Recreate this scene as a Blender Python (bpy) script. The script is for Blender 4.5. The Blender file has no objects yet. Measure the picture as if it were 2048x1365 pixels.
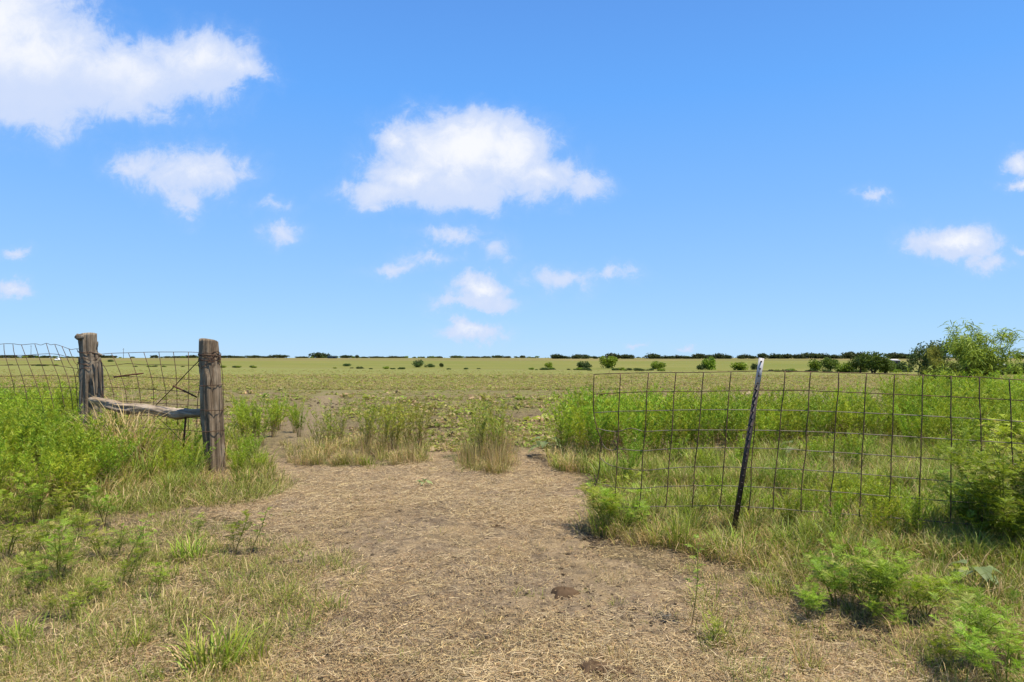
import bpy, math, numpy as np
from mathutils import Vector, Matrix
R = math.radians
scene = bpy.context.scene
COL = scene.collection

# ------------------------------------------------------------------ camera
F_PX, CX, CY, H_CAM = 1365.0, 1024.0, 682.5, 1.35
PITCH = math.atan(33.5 / F_PX)
cam_d = bpy.data.cameras.new("camera"); cam = bpy.data.objects.new("camera", cam_d); COL.objects.link(cam)
cam.location = (0, 0, H_CAM); cam.rotation_euler = (math.pi / 2 + PITCH, 0, 0)
cam_d.sensor_width = 36; cam_d.lens = 24.0; cam_d.clip_start = 0.05; cam_d.clip_end = 12000
scene.camera = cam

# ------------------------------------------------------------------ sun and sky
SUN = Vector((0.36, -0.17, 0.92)).normalized()
SUN_EL = math.asin(SUN.z); SUN_ROT = math.atan2(SUN.x, SUN.y)
sd = bpy.data.lights.new("sun", 'SUN'); so = bpy.data.objects.new("sun", sd); COL.objects.link(so)
sd.energy = 5.0; sd.angle = R(0.53); sd.color = (1.0, 0.93, 0.79)
so.rotation_euler = SUN.to_track_quat('Z', 'Y').to_euler(); so.location = (0, 0, 30)

world = bpy.data.worlds.new("World"); scene.world = world; world.use_nodes = True
wt = world.node_tree; wt.nodes.clear()
def WN(t, **kw):
    n = wt.nodes.new(t)
    for k, v in kw.items(): setattr(n, k, v)
    return n
def wl(a, b): wt.links.new(a, b)
def wmath(op, a, b=None, c=None, clamp=False):
    n = WN('ShaderNodeMath', operation=op); n.use_clamp = clamp
    for i, v in enumerate((a, b, c)):
        if v is None: continue
        if isinstance(v, (int, float)): n.inputs[i].default_value = v
        else: wl(v, n.inputs[i])
    return n.outputs[0]
def wvmath(op, a, b=None, s=None):
    n = WN('ShaderNodeVectorMath', operation=op)
    for i, v in enumerate((a, b)):
        if v is None: continue
        if isinstance(v, tuple): n.inputs[i].default_value = v
        else: wl(v, n.inputs[i])
    if s is not None: n.inputs['Scale'].default_value = s
    return n.outputs['Value'] if op == 'LENGTH' else n.outputs['Vector']
def wmap(x, a, b, c, d, smooth=True):
    n = WN('ShaderNodeMapRange'); n.interpolation_type = 'SMOOTHSTEP' if smooth else 'LINEAR'
    wl(x, n.inputs['Value'])
    for k, v in (('From Min', a), ('From Max', b), ('To Min', c), ('To Max', d)): n.inputs[k].default_value = v
    return n.outputs['Result']
def wmix(f, a, b):
    n = WN('ShaderNodeMix', data_type='RGBA')
    if isinstance(f, float): n.inputs[0].default_value = f
    else: wl(f, n.inputs[0])
    for i, v in ((6, a), (7, b)):
        if isinstance(v, tuple): n.inputs[i].default_value = (*v, 1)
        else: wl(v, n.inputs[i])
    return n.outputs[2]
SKY_STRENGTH = 0.10
sky = WN('ShaderNodeTexSky'); sky.sky_type = 'NISHITA'; sky.sun_disc = False
sky.sun_elevation = SUN_EL; sky.sun_rotation = SUN_ROT
sky.air_density = 1.0; sky.dust_density = 0.0; sky.ozone_density = 3.0; sky.altitude = 200
tc = WN('ShaderNodeTexCoord'); gen = tc.outputs['Generated']
nrm = wvmath('NORMALIZE', gen)
sep = WN('ShaderNodeSeparateXYZ'); wl(nrm, sep.inputs[0])
dx, dy, dz = sep.outputs
# sky grading: the same for every direction round the horizon, by elevation only
el = wmap(dz, 0.0, 0.55, 0.0, 1.0, smooth=False)
cr = WN('ShaderNodeValToRGB'); wl(el, cr.inputs[0])
SKYGRAD = [(0.0, (0.36, 0.66, 1.0)), (0.15, (0.31, 0.60, 1.0)), (0.40, (0.21, 0.505, 1.03)), (0.65, (0.13, 0.425, 1.04)), (0.86, (0.11, 0.345, 0.90)), (1.0, (0.095, 0.30, 0.82))]
e = cr.color_ramp.elements
while len(e) < len(SKYGRAD): e.new(0.5)
for i, (p, c) in enumerate(SKYGRAD): e[i].position = p; e[i].color = (*c, 1)
grad = wvmath('SCALE', cr.outputs[0], s=0.616 / SKY_STRENGTH)   # view exposure is +0.7 stop
sky_col = wmix(0.85, sky.outputs[0], grad)
# clouds, by direction (u = x/y, v = z/y for the sky ahead)
ysafe = wmath('MAXIMUM', dy, 0.02)
u = wmath('DIVIDE', dx, ysafe); v = wmath('DIVIDE', dz, ysafe)
cmb = WN('ShaderNodeCombineXYZ'); wl(u, cmb.inputs[0]); wl(v, cmb.inputs[1])
uv = cmb.outputs[0]
def wnoise(vec, scale, detail, rough, color=False, dist=0.0):
    n = WN('ShaderNodeTexNoise'); n.noise_dimensions = '3D'; wl(vec, n.inputs['Vector'])
    n.inputs['Scale'].default_value = scale; n.inputs['Detail'].default_value = detail
    n.inputs['Roughness'].default_value = rough; n.inputs['Distortion'].default_value = dist
    return n.outputs['Color'] if color else n.outputs['Fac']
warp = wvmath('SUBTRACT', wnoise(uv, 7.5, 9.0, 0.66, True), (0.5, 0.5, 0.5))
uvw = wvmath('ADD', uv, wvmath('SCALE', warp, s=0.105))
uvw = wvmath('MULTIPLY', uvw, (1, 1, 0))
def P2(px, py): return ((px - 1024) / F_PX, (716 - py) / F_PX)
# (px, py, rx, ry, weight)
BLOBS = [(60, 120, 190, 120, 1.15), (-60, 40, 200, 130, 1.2), (230, 140, 190, 85, 1.05), (390, 130, 110, 75, 1.0), (480, 140, 60, 35, .75), (120, 190, 170, 38, .75), (-80, 175, 160, 55, .9),
         (370, 340, 110, 52, .74), (270, 330, 70, 32, .58), (440, 330, 60, 38, .60), (365, 395, 45, 35, .58),
         (930, 300, 150, 85, 1.25), (1010, 300, 95, 75, 1.1), (830, 345, 110, 60, 1.0), (770, 385, 85, 38, .9), (1080, 345, 80, 50, .85), (1170, 365, 55, 30, .7), (905, 370, 150, 50, .95), (800, 275, 50, 25, .8), (740, 415, 40, 18, .6),
         (905, 472, 80, 22, .52), (985, 505, 45, 38, .40), (860, 525, 60, 20, .44), (790, 540, 55, 12, .40),
         (962, 582, 55, 28, 1.0), (960, 605, 75, 17, .85), (948, 660, 65, 18, .75),
         (1130, 562, 85, 20, .50), (1225, 552, 50, 12, .45),
         (1905, 485, 85, 36, 1.05), (1950, 490, 55, 38, .85), (1990, 528, 40, 16, .5), (1755, 383, 40, 15, .6), (2060, 315, 40, 22, .7), (2060, 355, 45, 16, .7), (2055, 497, 35, 10, .5),
         (562, 475, 45, 22, .46), (552, 420, 45, 16, .36), (20, 575, 38, 20, .7), (18, 497, 32, 13, .55), (1275, 695, 24, 8, .5), (1375, 705, 14, 6, .5)]
dens = None
for (px, py, rx, ry, w) in BLOBS:
    c = P2(px, py)
    d = wvmath('SUBTRACT', uvw, (c[0], c[1], 0))
    d = wvmath('MULTIPLY', d, (F_PX / (rx * 1.45), F_PX / (ry * 1.45), 0))
    f = wmath('MULTIPLY_ADD', wvmath('LENGTH', d), -w, w)
    dens = f if dens is None else wmath('SMOOTH_MAX', dens, f, 0.12)
fine = wmath('SUBTRACT', wnoise(uv, 26.0, 10.0, 0.66, False, 0.6), 0.5)
mid = wmath('SUBTRACT', wnoise(uv, 6.0, 5.0, 0.6), 0.5)
dens = wmath('ADD', dens, wmath('MULTIPLY', fine, 0.85))
dens = wmath('ADD', dens, wmath('MULTIPLY', mid, 0.45))
front = wmap(dy, 0.35, 0.55, 0.0, 1.0)
in_v = wmap(v, 0.58, 0.8, 1.0, 0.0)
front = wmath('MULTIPLY', front, in_v)
# the rest of the sky: the same fair-weather cumulus, on a level cloud base
zs = wmath('MAXIMUM', dz, 0.06)
cp = WN('ShaderNodeCombineXYZ'); wl(wmath('DIVIDE', dx, zs), cp.inputs[0]); wl(wmath('DIVIDE', dy, zs), cp.inputs[1])
gd = wmath('SUBTRACT', wnoise(cp.outputs[0], 0.75, 8.0, 0.58), 0.60)
gd = wmath('MULTIPLY', gd, 3.0)
dens = wmath('ADD', wmath('MULTIPLY', dens, front), wmath('MULTIPLY', gd, wmath('SUBTRACT', 1.0, front)))
alpha = wmath('ADD', wmap(dens, 0.10, 0.50, 0.0, 0.70), wmap(dens, -0.22, 0.85, 0.0, 0.26))
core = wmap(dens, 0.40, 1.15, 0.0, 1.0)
under_s = None  # shade on the undersides of the larger clouds, painted into their colour
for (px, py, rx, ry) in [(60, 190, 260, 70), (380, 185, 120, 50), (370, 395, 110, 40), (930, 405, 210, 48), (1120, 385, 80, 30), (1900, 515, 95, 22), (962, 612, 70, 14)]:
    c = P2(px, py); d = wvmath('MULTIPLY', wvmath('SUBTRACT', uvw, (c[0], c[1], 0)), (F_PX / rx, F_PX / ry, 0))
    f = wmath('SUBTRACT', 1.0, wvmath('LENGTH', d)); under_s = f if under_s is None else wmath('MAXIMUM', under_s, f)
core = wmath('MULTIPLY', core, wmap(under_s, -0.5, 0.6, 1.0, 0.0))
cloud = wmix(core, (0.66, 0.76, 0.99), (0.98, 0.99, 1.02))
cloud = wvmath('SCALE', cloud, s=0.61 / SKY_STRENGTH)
above = wmap(dz, -0.01, 0.012, 0.0, 1.0)
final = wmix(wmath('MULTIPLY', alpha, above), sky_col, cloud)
bg = WN('ShaderNodeBackground'); bg.inputs['Strength'].default_value = SKY_STRENGTH
wl(final, bg.inputs['Color'])
world.cycles.sampling_method = 'MANUAL'; world.cycles.sample_map_resolution = 256
wo = WN('ShaderNodeOutputWorld'); wl(bg.outputs[0], wo.inputs[0])
scene.view_settings.view_transform = 'Standard'; scene.view_settings.look = 'None'
scene.view_settings.exposure = 0.7; scene.view_settings.gamma = 1.0
scene.render.engine = 'CYCLES'
scene.cycles.max_bounces = 5; scene.cycles.diffuse_bounces = 3; scene.cycles.transmission_bounces = 4
scene.cycles.transparent_max_bounces = 4; scene.cycles.glossy_bounces = 2
scene.cycles.use_denoising = True
scene.cycles.use_adaptive_sampling = True; scene.cycles.adaptive_threshold = 0.012

# ------------------------------------------------------------------ helpers
rng = np.random.RandomState(11)
def _h(ix, iy, s):
    n = (ix.astype(np.int64) * 374761393 + iy.astype(np.int64) * 668265263 + s * 974711) & 0x7fffffff
    n = ((n ^ (n >> 13)) * 1274126177) & 0x7fffffff
    return ((n ^ (n >> 16)) & 0xffff) / 65535.0
def vnoise(x, y, s=0):
    x = np.asarray(x, float); y = np.asarray(y, float)
    ix = np.floor(x); iy = np.floor(y); fx = x - ix; fy = y - iy
    fx = fx * fx * (3 - 2 * fx); fy = fy * fy * (3 - 2 * fy)
    a = _h(ix, iy, s); b = _h(ix + 1, iy, s); c = _h(ix, iy + 1, s); d = _h(ix + 1, iy + 1, s)
    return (a + (b - a) * fx) * (1 - fy) + (c + (d - c) * fx) * fy
def fbm(x, y, s=0, o=4):
    t = 0; a = 0.5
    for i in range(o):
        t = t + a * vnoise(x * 2 ** i, y * 2 ** i, s + i); a *= 0.5
    return t / (1 - 0.5 ** o)
def sstep(a, b, x):
    t = np.clip((np.asarray(x, float) - a) / (b - a), 0, 1); return t * t * (3 - 2 * t)
def macro(x, y):
    """the lie of the land: level by the gate, a shallow dip, then a long rise to the ridge"""
    x = np.asarray(x, float); y = np.asarray(y, float)
    z = -2.65 * sstep(15, 190, y) + 2.15 * sstep(200, 460, y) + 1.65 * sstep(440, 800, y) - 3.0 * sstep(900, 1600, y)
    z = z + sstep(40, 160, y) * (fbm(x / 90.0, y / 120.0, 5, 2) - 0.5) * 0.35
    return z
def terrain(x, y):
    x = np.asarray(x, float); y = np.asarray(y, float)
    near = 1 - sstep(14, 28, y)
    return macro(x, y) + near * ((fbm(x / 1.6, y / 1.6, 21, 3) - 0.5) * 0.07)
def micro(x, y):
    near = 1 - sstep(18, 45, y)
    r = np.abs(fbm(x / 0.22, y / 0.22, 41, 3) - 0.5)
    return near * ((fbm(x / 0.35, y / 0.35, 31, 4) - 0.5) * 0.05 + (fbm(x / 0.07, y / 0.07, 35, 2) - 0.5) * 0.028 - 0.016 * sstep(0.06, 0.0, r))
def ray(px, py):
    uu = (px - CX) / F_PX; vv = (CY - py) / F_PX
    return uu, math.cos(PITCH) - math.sin(PITCH) * vv, math.sin(PITCH) + math.cos(PITCH) * vv
def at(px, py, d):
    """point seen at a pixel of the photograph at a given distance ahead"""
    a, b, c = ray(px, py); t = d / b
    return Vector((a * t, d, H_CAM + c * t))
_D = np.concatenate([np.linspace(1.5, 20, 900), np.geomspace(20.05, 900, 2500)])
def hit(px, py):
    """ground point under a pixel"""
    a, b, c = ray(px, py); t = _D / b
    g = (H_CAM + c * t) - terrain(a * t, _D)
    k = np.argmax(g < 0) if (g < 0).any() else len(_D) - 1
    d = _D[k]; x = a / b * d
    return Vector((x, d, float(terrain(x, d) + micro(x, d))))
def pix(x, y):
    """nominal photograph pixel of a ground point (vectorised)"""
    x = np.asarray(x, float); y = np.maximum(np.asarray(y, float), 0.3); z = macro(x, y) - H_CAM
    f = math.cos(PITCH) * y + math.sin(PITCH) * z; w = -math.sin(PITCH) * y + math.cos(PITCH) * z
    f = np.maximum(f, 0.05)
    return CX + F_PX * x / f, CY - F_PX * w / f
def inpoly(px, py, poly):
    px = np.asarray(px, float); py = np.asarray(py, float); r = np.zeros(px.shape, bool); n = len(poly)
    for i in range(n):
        x1, y1 = poly[i]; x2, y2 = poly[(i + 1) % n]
        if y1 == y2: continue
        c = ((y1 > py) != (y2 > py)) & (px < (x2 - x1) * (py - y1) / (y2 - y1) + x1)
        r ^= c
    return r

class TM:
    """triangle mesh under construction with a colour for each vertex"""
    def __init__(s): s.V = []; s.F = []; s.C = []; s.n = 0
    def add(s, V, F, C):
        V = np.asarray(V, float).reshape(-1, 3); F = np.asarray(F, int).reshape(-1, 3)
        C = np.asarray(C, float)
        if C.ndim == 1: C = np.tile(C, (len(V), 1))
        s.V.append(V); s.F.append(F + s.n); s.C.append(C.reshape(-1, 3)); s.n += len(V)
    def ribbons(s, P, W, S, C):
        """P (k,m,3) centre lines, W (k,m) widths, S (k,3) or (k,m,3) side directions, C (k,m,3)"""
        k, m, _ = P.shape
        if S.ndim == 2: S = np.repeat(S[:, None, :], m, 1)
        L = P - S * W[..., None] / 2; Q = P + S * W[..., None] / 2
        V = np.stack([L, Q], 2).reshape(k, m * 2, 3)
        f = []
        for j in range(m - 1):
            a = 2 * j; f += [(a, a + 1, a + 3), (a, a + 3, a + 2)]
        F = (np.array(f)[None] + (np.arange(k) * m * 2)[:, None, None]).reshape(-1, 3)
        s.add(V.reshape(-1, 3), F, np.repeat(C, 2, 1).reshape(-1, 3))
    def tube(s, P, r, C, sides=5, cap=True):
        P = np.asarray(P, float); m = len(P); r = np.broadcast_to(np.asarray(r, float), (m,))
        T = np.gradient(P, axis=0); T /= np.linalg.norm(T, axis=1)[:, None] + 1e-9
        ref = np.array([0, 0, 1.0]) if abs(T[:, 2]).mean() < 0.8 else np.array([1.0, 0, 0])
        A = np.cross(T, ref); A /= np.linalg.norm(A, axis=1)[:, None] + 1e-9; B = np.cross(T, A)
        a = np.arange(sides) * 2 * math.pi / sides
        V = P[:, None] + r[:, None, None] * (A[:, None] * np.cos(a)[None, :, None] + B[:, None] * np.sin(a)[None, :, None])
        F = []
        for j in range(m - 1):
            for i in range(sides):
                p = j * sides + i; q = j * sides + (i + 1) % sides
                F += [(p, q, q + sides), (p, q + sides, p + sides)]
        if cap:
            for i in range(1, sides - 1):
                F.append((0, i + 1, i)); o = (m - 1) * sides; F.append((o, o + i, o + i + 1))
        C = np.asarray(C, float)
        if C.ndim == 2: C = np.repeat(C, sides, 0)
        s.add(V.reshape(-1, 3), F, C)
    def box(s, lo, hi, C, M=None):
        x0, y0, z0 = lo; x1, y1, z1 = hi
        V = np.array([(x0, y0, z0), (x1, y0, z0), (x1, y1, z0), (x0, y1, z0), (x0, y0, z1), (x1, y0, z1), (x1, y1, z1), (x0, y1, z1)], float)
        if M is not None: V = V @ np.array(M.to_3x3()).T + np.array(M.translation)
        F = [(0, 2, 1), (0, 3, 2), (4, 5, 6), (4, 6, 7), (0, 1, 5), (0, 5, 4), (1, 2, 6), (1, 6, 5), (2, 3, 7), (2, 7, 6), (3, 0, 4), (3, 4, 7)]
        s.add(V, F, C)
    def mesh(s, name, mat, smooth=False):
        V = np.concatenate(s.V); F = np.concatenate(s.F); C = np.concatenate(s.C)
        me = bpy.data.meshes.new(name)
        me.vertices.add(len(V)); me.vertices.foreach_set('co', V.astype('f4').ravel())
        me.loops.add(len(F) * 3); me.loops.foreach_set('vertex_index', F.astype('i4').ravel())
        me.polygons.add(len(F)); me.polygons.foreach_set('loop_start', (np.arange(len(F)) * 3).astype('i4'))
        me.polygons.foreach_set('loop_total', np.full(len(F), 3, 'i4'))
        if smooth: me.polygons.foreach_set('use_smooth', np.ones(len(F), bool))
        me.update(calc_edges=True)
        a = me.color_attributes.new('Col', 'FLOAT_COLOR', 'POINT')
        a.data.foreach_set('color', np.concatenate([C, np.ones((len(C), 1))], 1).astype('f4').ravel())
        me.materials.append(mat)
        return me
def link(name, me, parent=None, loc=None):
    o = bpy.data.objects.new(name, me); COL.objects.link(o)
    if parent is not None: o.parent = parent
    if loc is not None: o.location = loc
    return o
def tag(o, label, cat, group=None, kind=None):
    o['label'] = label; o['category'] = cat
    if group: o['group'] = group
    if kind: o['kind'] = kind
    return o
def empty(name, loc, rz=0.0, sc=1.0):
    o = bpy.data.objects.new(name, None); COL.objects.link(o); o.location = loc; o.rotation_euler = (0, 0, rz)
    o.scale = (sc, sc, sc) if not isinstance(sc, tuple) else sc; o.empty_display_size = 0.1
    return o
def plant(name, protos, loc, rz, sc, label, cat, group):
    """one individual: an Empty at the base with its parts (shared mesh data)"""
    o = empty(name, loc, rz, sc); tag(o, label, cat, group)
    for pn, me in protos: link(pn, me, o)
    return o

# ------------------------------------------------------------------ materials
def new_mat(name):
    m = bpy.data.materials.new(name); m.use_nodes = True; m.node_tree.nodes.clear(); return m
class MT:
    def __init__(s, name): s.m = new_mat(name); s.t = s.m.node_tree
    def n(s, ty, **kw):
        x = s.t.nodes.new(ty)
        for k, v in kw.items(): setattr(x, k, v)
        return x
    def put(s, v, sock):
        if hasattr(v, 'is_linked') or isinstance(v, bpy.types.NodeSocket): s.t.links.new(v, sock)
        elif isinstance(v, tuple) and len(v) == 3 and sock.type == 'RGBA': sock.default_value = (*v, 1)
        else: sock.default_value = v
    def math(s, op, a, b=0.0, clamp=False):
        x = s.n('ShaderNodeMath', operation=op); x.use_clamp = clamp; s.put(a, x.inputs[0]); s.put(b, x.inputs[1]); return x.outputs[0]
    def mix(s, f, a, b, mode='MIX'):
        x = s.n('ShaderNodeMix', data_type='RGBA', blend_type=mode); s.put(f, x.inputs[0]); s.put(a, x.inputs[6]); s.put(b, x.inputs[7]); return x.outputs[2]
    def noise(s, vec, scale, detail=4.0, rough=0.55, dist=0.0):
        x = s.n('ShaderNodeTexNoise'); s.put(vec, x.inputs['Vector']); x.inputs['Scale'].default_value = scale
        x.inputs['Detail'].default_value = detail; x.inputs['Roughness'].default_value = rough; x.inputs['Distortion'].default_value = dist
        return x.outputs['Fac']
    def ramp(s, x, a, b, c=0.0, d=1.0):
        r = s.n('ShaderNodeMapRange'); r.interpolation_type = 'SMOOTHSTEP'; s.put(x, r.inputs['Value'])
        for k, vv in (('From Min', a), ('From Max', b), ('To Min', c), ('To Max', d)): r.inputs[k].default_value = vv
        return r.outputs['Result']
    def attr(s, nm, out='Fac'):
        x = s.n('ShaderNodeAttribute'); x.attribute_name = nm; return x.outputs[out]
    def scale(s, vec, sc):
        x = s.n('ShaderNodeMapping'); s.put(vec, x.inputs['Vector']); x.inputs['Scale'].default_value = sc; return x.outputs[0]
    def obj(s): return s.n('ShaderNodeTexCoord').outputs['Object']
    def rand(s): return s.n('ShaderNodeObjectInfo').outputs['Random']
    def out(s, shader): s.t.links.new(shader, s.n('ShaderNodeOutputMaterial').inputs[0]); return s.m
    def bsdf(s, col, rough=0.8, spec=0.2, metal=0.0, bump=None, bstr=0.5, bdist=0.01):
        b = s.n('ShaderNodeBsdfPrincipled'); s.put(col, b.inputs['Base Color']); s.put(rough, b.inputs['Roughness'])
        b.inputs['Specular IOR Level'].default_value = spec; b.inputs['Metallic'].default_value = metal
        if bump is not None:
            x = s.n('ShaderNodeBump'); x.inputs['Strength'].default_value = bstr; x.inputs['Distance'].default_value = bdist
            s.put(bump, x.inputs['Height']); s.t.links.new(x.outputs[0], b.inputs['Normal'])
        return b.outputs[0]
def leaf_mat(name, trans=0.3, vary=0.3, hue=0.03, spec=0.25, rough=0.5):
    """leaf: vertex colour with a little variation from plant to plant, light coming through"""
    s = MT(name); c = s.attr('Col', 'Color'); r = s.rand()
    h = s.n('ShaderNodeHueSaturation'); s.put(c, h.inputs['Color'])
    s.put(s.math('ADD', s.math('MULTIPLY', r, hue), 0.5 - hue / 2), h.inputs['Hue'])
    r2 = s.math('FRACT', s.math('MULTIPLY', r, 17.31))
    s.put(s.math('ADD', s.math('MULTIPLY', r2, vary), 1.0 - vary / 2), h.inputs['Value'])
    col = h.outputs[0]
    b = s.bsdf(col, rough, spec)
    t = s.n('ShaderNodeBsdfTranslucent'); s.put(col, t.inputs[0])
    mx = s.n('ShaderNodeMixShader'); mx.inputs[0].default_value = trans
    s.t.links.new(b, mx.inputs[1]); s.t.links.new(t.outputs[0], mx.inputs[2])
    return s.out(mx.outputs[0])
M_LEAF = leaf_mat('weed_leaf', 0.40, 0.4, 0.045)
M_GRASS = leaf_mat('grass_blade', 0.32, 0.35, 0.03)
M_STRAW = leaf_mat('dry_straw', 0.15, 0.4, 0.02, 0.15, 0.7)
M_TREE = leaf_mat('tree_leaf', 0.35, 0.35, 0.03, 0.15)
def plain_mat(name, col, rough=0.7, spec=0.3, metal=0.0, nscale=30.0, amt=0.35):
    s = MT(name); n = s.noise(s.obj(), nscale, 5.0, 0.6)
    c = s.mix(n, tuple(x * (1 - amt) for x in col), tuple(min(1, x * (1 + amt)) for x in col))
    return s.out(s.bsdf(c, rough, spec, metal, n, 0.3, 0.003))
def stem_mat():
    s = MT('plant_stem'); return s.out(s.bsdf(s.attr('Col', 'Color'), 0.75, 0.15))
M_STEM = stem_mat()
M_WHITE = plain_mat('white_paint', (0.75, 0.75, 0.73), 0.5, 0.4, 0, 6, 0.1)
def wire_mat():
    s = MT('rusty_wire'); n = s.noise(s.obj(), 9.0, 5.0, 0.65)
    c = s.mix(s.ramp(n, 0.35, 0.65), (0.035, 0.02, 0.013), (0.14, 0.075, 0.042))
    return s.out(s.bsdf(c, 0.75, 0.3, 0.2, n, 0.2, 0.001))
def galv_mat():
    s = MT('galvanised_wire'); n = s.noise(s.obj(), 7.0, 5.0, 0.65)
    c = s.mix(s.ramp(n, 0.4, 0.7), (0.17, 0.14, 0.105), (0.08, 0.048, 0.03))
    return s.out(s.bsdf(c, 0.6, 0.4, 0.25, n, 0.2, 0.001))
M_WIRE, M_GALV = wire_mat(), galv_mat()
M_RUST = plain_mat('rusted_iron', (0.10, 0.042, 0.025), 0.85, 0.2, 0.1, 40, 0.5)
def wood_mat(name, base, dark, light):
    s = MT(name); p = s.obj()
    g = s.noise(s.scale(p, (38, 38, 1.6)), 1.0, 7.0, 0.65, 0.6)
    g2 = s.noise(s.scale(p, (130, 130, 4.0)), 1.0, 4.0, 0.6)
    big = s.noise(s.scale(p, (6, 6, 2.5)), 1.0, 4.0, 0.6)
    c = s.mix(s.ramp(g, 0.3, 0.72), dark, base)
    c = s.mix(s.ramp(big, 0.45, 0.75), c, light)
    crack = s.ramp(g, 0.36, 0.28)
    c = s.mix(s.math('MULTIPLY', crack, 0.85), c, (0.018, 0.013, 0.009))
    c = s.mix(s.ramp(g2, 0.55, 0.8, 0.0, 0.45), c, tuple(x * 1.4 for x in light))
    b = s.math('ADD', g, s.math('MULTIPLY', g2, 0.4))
    return s.out(s.bsdf(c, 0.9, 0.1, 0, b, 0.9, 0.02))
M_WOOD = wood_mat('weathered_cedar', (0.25, 0.185, 0.12), (0.07, 0.046, 0.029), (0.34, 0.27, 0.19))
M_WOOD2 = wood_mat('grey_weathered_cedar', (0.26, 0.205, 0.145), (0.065, 0.046, 0.032), (0.38, 0.315, 0.235))
M_LOG = wood_mat('bleached_log', (0.40, 0.31, 0.22), (0.13, 0.095, 0.065), (0.52, 0.43, 0.33))

# ------------------------------------------------------------------ ground
def hedge_y(x):  # the overgrown strip that closes the near field runs aslant
    return 222.0 - 0.33 * np.asarray(x, float)
TRACK = [(330, 1420), (520, 1260), (640, 1150), (600, 1060), (330, 1010), (300, 985), (480, 1000), (560, 960), (540, 900), (620, 935), (860, 930), (850, 870), (905, 850), (915, 930), (1030, 925), (1050, 880), (1075, 890), (1150, 960), (1170, 1060), (1230, 1110), (1460, 1160), (1650, 1190), (1800, 1250), (2200, 1200), (2200, 1420)]
def build_ground():
    cols = 820
    rr = np.concatenate([np.linspace(2.5, 6.0, 24, endpoint=False), np.geomspace(6.0, 32.0, 520, endpoint=False), np.geomspace(32.0, 9000, 150)])
    tt = np.linspace(-1.45, 1.45, cols)
    r, t = np.meshgrid(rr, tt, indexing='ij')
    x = r * t; y = r - 4.0
    z = terrain(x, y) + micro(x, y)
    nr = len(rr)
    V = np.stack([x, y, z], -1).reshape(-1, 3)
    i = np.arange(nr - 1)[:, None] * cols + np.arange(cols - 1)[None]
    Fq = np.stack([i, i + 1, i + 1 + cols, i + cols], -1).reshape(-1, 4)
    me = bpy.data.meshes.new('ground')
    me.vertices.add(len(V)); me.vertices.foreach_set('co', V.astype('f4').ravel())
    me.loops.add(len(Fq) * 4); me.loops.foreach_set('vertex_index', Fq.astype('i4').ravel())
    me.polygons.add(len(Fq)); me.polygons.foreach_set('loop_start', (np.arange(len(Fq)) * 4).astype('i4'))
    me.polygons.foreach_set('loop_total', np.full(len(Fq), 4, 'i4'))
    me.polygons.foreach_set('use_smooth', np.ones(len(Fq), bool)); me.update(calc_edges=True)
    X = V[:, 0]; Y = V[:, 1]
    wx = X + (fbm(X / 0.8, Y / 0.8, 61) - 0.5) * 0.7; wy = Y + (fbm(X / 0.8, Y / 0.8, 67) - 0.5) * 0.7
    px, py = pix(wx, wy)
    track = inpoly(px, py, TRACK).astype(float)
    field = sstep(8.8, 12.5, wy + 0.2 * np.sin(wx) + 2.2 * (fbm(X / 1.3, Y / 1.3, 63) - 0.5)) * (1 - sstep(-8, 8, Y - hedge_y(X)))
    # two worn tracks leading on across the field
    cx1 = np.interp(Y, [9, 11.5, 16, 24, 30], [-2.6, -3.7, -4.6, -6.4, -7.6]); cx2 = np.interp(Y, [9, 12, 16, 24], [1.0, 1.1, 1.6, 3.8])
    worn = np.maximum(np.exp(-((wx - cx1) / 0.45) ** 2) * (1 - sstep(24, 32, Y)), 0.5 * np.exp(-((wx - cx2) / 0.8) ** 2) * (1 - sstep(16, 26, Y))) * sstep(8.5, 10, Y)
    meadow = sstep(-8, 8, Y - hedge_y(X)) * (1 - sstep(430, 470, Y))
    ridge = sstep(430, 470, Y)
    for nm, a in (('track', track), ('field', field), ('worn', worn), ('meadow', meadow), ('ridge', ridge)):
        at_ = me.attributes.new(nm, 'FLOAT', 'POINT'); at_.data.foreach_set('value', np.asarray(a).astype('f4'))
    s = MT('ground_soil'); p = s.n('ShaderNodeNewGeometry').outputs['Position']
    n1 = s.noise(p, 1.3, 6.0, 0.62); n2 = s.noise(p, 9.0, 6.0, 0.65); n3 = s.noise(p, 60.0, 5.0, 0.7); n4 = s.noise(p, 0.35, 5.0, 0.6)
    fib = s.noise(s.scale(p, (70, 260, 70)), 1.0, 3.0, 0.6, 1.5); fib2 = s.noise(s.scale(p, (240, 80, 80)), 1.0, 3.0, 0.6, 1.5)
    straw = s.math('MAXIMUM', s.ramp(fib, 0.52, 0.62), s.ramp(fib2, 0.54, 0.64))
    dirt = s.mix(s.ramp(n2, 0.3, 0.7), (0.13, 0.094, 0.062), (0.30, 0.222, 0.145))
    dirt = s.mix(s.ramp(n3, 0.5, 0.75, 0.0, 0.6), dirt, (0.36, 0.275, 0.18))
    chaff = s.mix(n3, (0.30, 0.21, 0.105), (0.50, 0.36, 0.185))
    cover = s.math('MULTIPLY', s.math('ADD', straw, 0.35, True), s.ramp(s.math('ADD', n1, s.math('MULTIPLY', s.math('SUBTRACT', n2, 0.5), 0.6)), 0.40, 0.62, 0.15, 0.95))
    tr = s.mix(cover, dirt, chaff)
    n5 = s.noise(p, 2.6, 7.0, 0.7, 0.4)
    tr = s.mix(s.ramp(n5, 0.52, 0.67, 0.0, 0.7), tr, (0.125, 0.092, 0.062))
    n6 = s.noise(p, 150.0, 3.0, 0.7)
    tr = s.mix(s.ramp(n6, 0.55, 0.72, 0.0, 0.65), tr, (0.07, 0.048, 0.032))
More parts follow.
